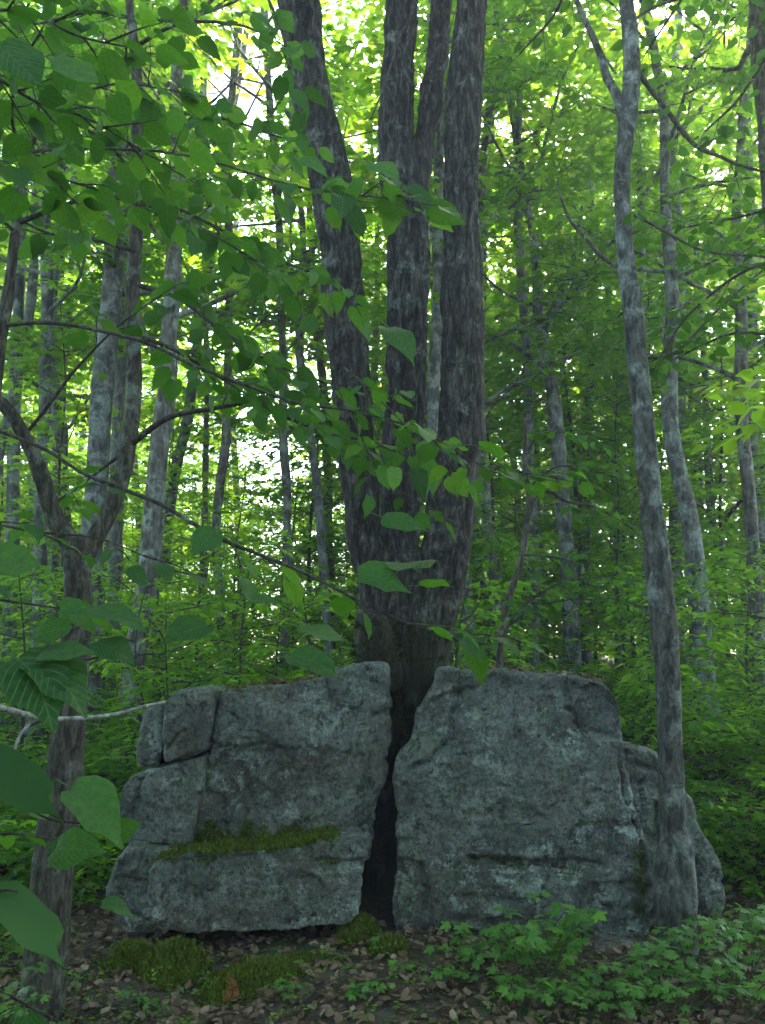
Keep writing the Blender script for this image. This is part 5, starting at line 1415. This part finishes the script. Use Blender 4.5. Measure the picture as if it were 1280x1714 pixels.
SE = [
    (900, 1660, 4.15, 0.34, 10, 0.09, 'tallest clump of maple seedlings before the middle of the tall boulder', 0.26),
    (935, 1600, 4.4, 0.34, 5, 0.075, 'upright pale seedling clump touching the tall boulder face', 0.14),
    (790, 1650, 4.3, 0.17, 7, 0.075, 'low maple seedlings beside the pale base ledge', 0.28),
    (1000, 1700, 4.0, 0.16, 6, 0.075, 'low maple seedlings before the rusty base ledge', 0.25),
    (1085, 1690, 4.1, 0.24, 7, 0.08, 'bushy seedlings between rusty ledge and slender trunk foot', 0.22),
    (1160, 1640, 4.4, 0.22, 6, 0.075, 'yellowish seedlings crowding the foot of the slender tree', 0.2),
    (1240, 1680, 4.2, 0.3, 8, 0.08, 'dense seedlings at the outer corner past the slender tree', 0.26),
    (1230, 1600, 4.7, 0.22, 6, 0.08, 'dark green seedlings under the rear block', 0.24),
    (1010, 1712, 3.9, 0.12, 5, 0.06, 'fresh green seedlings at the lower rim before the rusty base ledge', 0.3),
    (1140, 1712, 3.9, 0.15, 6, 0.065, 'fresh green seedlings at the lower rim before the slender tree', 0.32),
    (1250, 1712, 3.92, 0.2, 7, 0.07, 'fresh green seedlings filling the lowest corner past the slender tree', 0.3),
    (1190, 1665, 4.12, 0.16, 5, 0.065, 'pale seedlings between slender tree foot and outer corner', 0.25),
    (880, 1712, 3.95, 0.12, 6, 0.065, 'small seedlings in litter before the tallest clump', 0.25),
    (640, 1640, 4.55, 0.07, 3, 0.05, 'tiny seedling by the moss at the foot of the cleft', 0.1),
    (480, 1690, 4.1, 0.06, 3, 0.045, 'tiny seedling on brown litter near the flat moss cushion', 0.12),
    (225, 1690, 4.1, 0.06, 3, 0.045, 'tiny seedling on litter beside the forked trunk foot', 0.12),
    (610, 1705, 4.0, 0.07, 3, 0.05, 'small seedling alone on leaf litter below the cleft', 0.12),
    (720, 1690, 4.1, 0.1, 4, 0.055, 'loose group of small seedlings on litter below the tall boulder edge', 0.2),
    (20, 1480, 3.6, 0.3, 5, 0.07, 'thin stemmed plant standing behind the forked trunk foot', 0.2),
]
for k, (px, py, Y, h, ns, lf, lab, spd) in enumerate(SE):
    seedling(px, py, Y, h, int(ns * 1.1), lf * 0.7, lab, 200 + 3 * k, spd)

# ground cover further back, ferns and small leaves nobody could count
def ground_cover(name, n_cl, y0, y1, leaf, mat, seed, dens=14, hgt=0.35, cond=None, per=8, maple=True):
    rg = np.random.default_rng(seed)
    fol = Foliage(rg, leaf, per, 0.15, 0.3)
    k = 0
    while k < n_cl:
        y = y0 + (y1 - y0) * rg.random() ** 1.3; x = rg.uniform(-1, 1) * (y * 0.5 + 0.6)
        if cond and not cond(x, y): continue
        k += 1
        z = g1(x, y); h = hgt * rg.uniform(0.3, 1.1)
        for q_ in range(dens):
            az = rg.random() * 6.28; rr = rg.random() * 0.3
            fol.spray(np.array([x + math.cos(az) * rr, y + math.sin(az) * rr, z + h * rg.uniform(0.25, 1)]), np.array([math.cos(az), math.sin(az), rg.normal(0.1, .2)]), leaf * rg.uniform(2, 4))
    o = part(name, fol.mesh(name, mat, *((T_MAPLE_V, T_MAPLE_F) if maple else (T_OVAL_V, T_OVAL_F))))
    tag(o, kind='stuff')
clear = lambda x, y: not (-1.7 < x < 2.1 and y < 6.9)
ground_cover('undergrowth', 330, 5.6, 13, 0.07, M_UNDER, 301, 14, 0.55, clear)
ground_cover('undergrowth', 200, 11, 26, 0.11, M_UNDER, 302, 12, 0.8, None, 8, False)
ground_cover('undergrowth', 90, 4.6, 7.2, 0.055, M_UNDER, 303, 9, 0.22, lambda x, y: x > 1.9 or x < -2.0)
ground_cover('undergrowth', 240, 24, 60, 0.22, M_FAR, 305, 12, 2.2, None, 8, False)
ground_cover('weeds', 280, 3.4, 4.85, 0.028, M_UNDER, 304, 3, 0.06, lambda x, y: not (x > -0.2 and y > 4.5), 5, False)

# leaf litter
rgl = np.random.default_rng(41)
n = 30000
y = 2.6 + 6.5 * rgl.random(n) ** 1.4; x = rgl.uniform(-1, 1, n) * (y * 0.48 + 0.5)
k_ = ~((y > 5.0) & (x > -1.45) & (x < 1.3) & (y < 6.4))
x, y = x[k_], y[k_]; n = len(x)
pts = np.stack([x, y, g(x, y) + 0.012 + 0.012 * rgl.random(n)], -1)
vv, fs, tn = litter_mesh(pts, 0.047, rgl, 0.5)
tag(part('fallen_leaves', mk_mesh('fallen_leaves', vv, fs, M_LITTER, True, np.clip(tn ** 1.5, 0, 1))), kind='stuff')
# fallen sticks
for k, (x0, y0, x1, y1, w, lab) in enumerate([(600, 1617, 690, 1610, 5, 'thin brown stick lying below the cleft'), (270, 1600, 295, 1612, 3, 'short pale stick on litter close to the moss cushions'), (500, 1700, 600, 1668, 4, 'bent stick on the litter between flat moss and seedlings'), (150, 1690, 230, 1700, 4, 'dark stick on the litter by the forked trunk foot')]):
    Yk = 1.62 * F_PX / max(y0 - 1100, 50) * 0.99
    a, b = P(x0, y0, Yk), P(x1, y1, 1.62 * F_PX / (y1 - 1100) * 0.99)
    a[2] = g1(a[0], a[1]) + 0.025; b[2] = g1(b[0], b[1]) + 0.03
    m_ = (a + b) / 2 + np.array([0, 0.02, 0.015])
    c = catmull(np.array([a, m_, b]), 14)
    V, Fs = tube(c, np.linspace(0.5, 0.25, 14) * w * mpp(y0, Yk), 7)
    o = thing('fallen_stick', a, lab, 'stick', 'sticks lying on the litter')
    part('stick', mk_mesh('stick', V, Fs, M_TWIG_PALE if k == 1 else M_TWIG), o)

# moss cushions
def cushion(px, py, Y, rx, ry, h, label, seed):
    rg = np.random.default_rng(seed)
    a = P(px, py, Y); x, y = a[0], a[1]; z = g1(x, y)
    o = thing('moss_cushion', (x, y, z), label, 'moss', 'moss cushions at the foot of the boulders')
    nr, na = 12, 28
    V = []
    for i in range(nr + 1):
        r = i / nr
        for j in range(na):
            th = j / na * 6.2832
            V.append((x + math.cos(th) * r * rx, y + math.sin(th) * r * ry, r))
    V = np.array(V); r = V[:, 2]
    V[:, :2] += 0.12 * min(rx, ry) * np.column_stack([vnoise(np.column_stack([V[:, :2] * 12, 0 * r]), seed), vnoise(np.column_stack([V[:, :2] * 12, 0 * r]), seed + 1)]) * r[:, None]
    V[:, 2] = g(V[:, 0], V[:, 1]) - 0.02 + (h + 0.02) * (1 - r ** 2.2) + 0.18 * h * fbm(np.column_stack([V[:, :2] * 22, 0 * r]), 3, seed)
    i = np.arange(nr)[:, None] * na; j = np.arange(na)[None]
    F = np.stack([i + j, i + na + j, i + na + (j + 1) % na, i + (j + 1) % na], -1).reshape(-1, 4)
    part('mound', mk_mesh('mound', V, F, M_MOSS, True, 0.25 + 0.3 * rg.random(len(F))), o)
    k = rg.integers(0, len(V), 1700)
    q_ = V[k] + rg.normal(0, 0.012, (1700, 3)) * np.array([1, 1, 0.2])
    tufts('tufts', q_, np.tile([0, 0, 1.0], (1700, 1)), o, 0.02, 4, seed, spread=0.012)
for k, (px, py, Y, rx, ry, h, lab) in enumerate([(222, 1612, 4.62, 0.13, 0.13, 0.09, 'small moss cushion beneath the base block'), (290, 1632, 4.5, 0.18, 0.16, 0.13, 'rounded moss cushion before the dark gap under the slab'), (420, 1655, 4.32, 0.27, 0.2, 0.08, 'wide flat moss cushion with a white twig before the slab'),
                                              (600, 1596, 4.85, 0.11, 0.2, 0.09, 'tall moss bank filling the foot of the cleft'), (650, 1625, 4.55, 0.09, 0.08, 0.05, 'small bright moss cushion below the cleft'), (30, 1615, 3.9, 0.1, 0.1, 0.04, 'little moss patch beside the forked trunk foot'), (500, 1625, 4.5, 0.2, 0.1, 0.03, 'thin moss strip in the shade under the slab')]):
    cushion(px, py, Y, rx, ry, h, lab, 400 + k)
# the white upright twig and the rusty dead frond on the flat cushion
a = P(428, 1625, 4.35); a[2] = g1(a[0], a[1]) + 0.02
o = thing('white_twig', a, 'tiny white twig standing upright in the flat moss cushion', 'twig')
V, Fs = tube(np.array([a, a + [0.002, 0, 0.04], a + [-0.002, 0, 0.085]]), [0.004, 0.003, 0.002], 6)
part('twig', mk_mesh('twig', V, Fs, M_TWIG_PALE), o)
a = P(385, 1680, 4.15); a[2] = g1(a[0], a[1])
o = thing('dead_fern', a, 'rusty dead fern frond beside the flat moss cushion', 'fern')
rg = np.random.default_rng(9)
pp, ax, nr = [], [], []
stl = catmull(np.array([a, a + [0.01, 0.0, 0.07], a + [-0.01, -0.01, 0.13]]), 14)
for k in range(2, 14):
    for s_ in (-1, 1):
        pp.append(stl[k]); ax.append([s_, 0.1, 0.15]); nr.append([0, -1, 0.3])
vv, fs, tn = leaf_cloud(np.array(pp), np.array(ax, float), np.array(nr, float), np.repeat(0.042 * (1.1 - np.arange(2, 14) / 15), 2), T_OVAL_V, T_OVAL_F, rg)
M_RUST = tint_mat('rusty_frond', [(0, (0.11, 0.04, 0.012)), (1, (0.2, 0.08, 0.025))])
part('frond', mk_mesh('frond', vv, fs, M_RUST, True, tn), o, 'stuff')
V, Fs = tube(stl, np.linspace(0.003, 0.001, 14), 5)
part('stalk', mk_mesh('stalk', V, Fs, M_RUST), o)
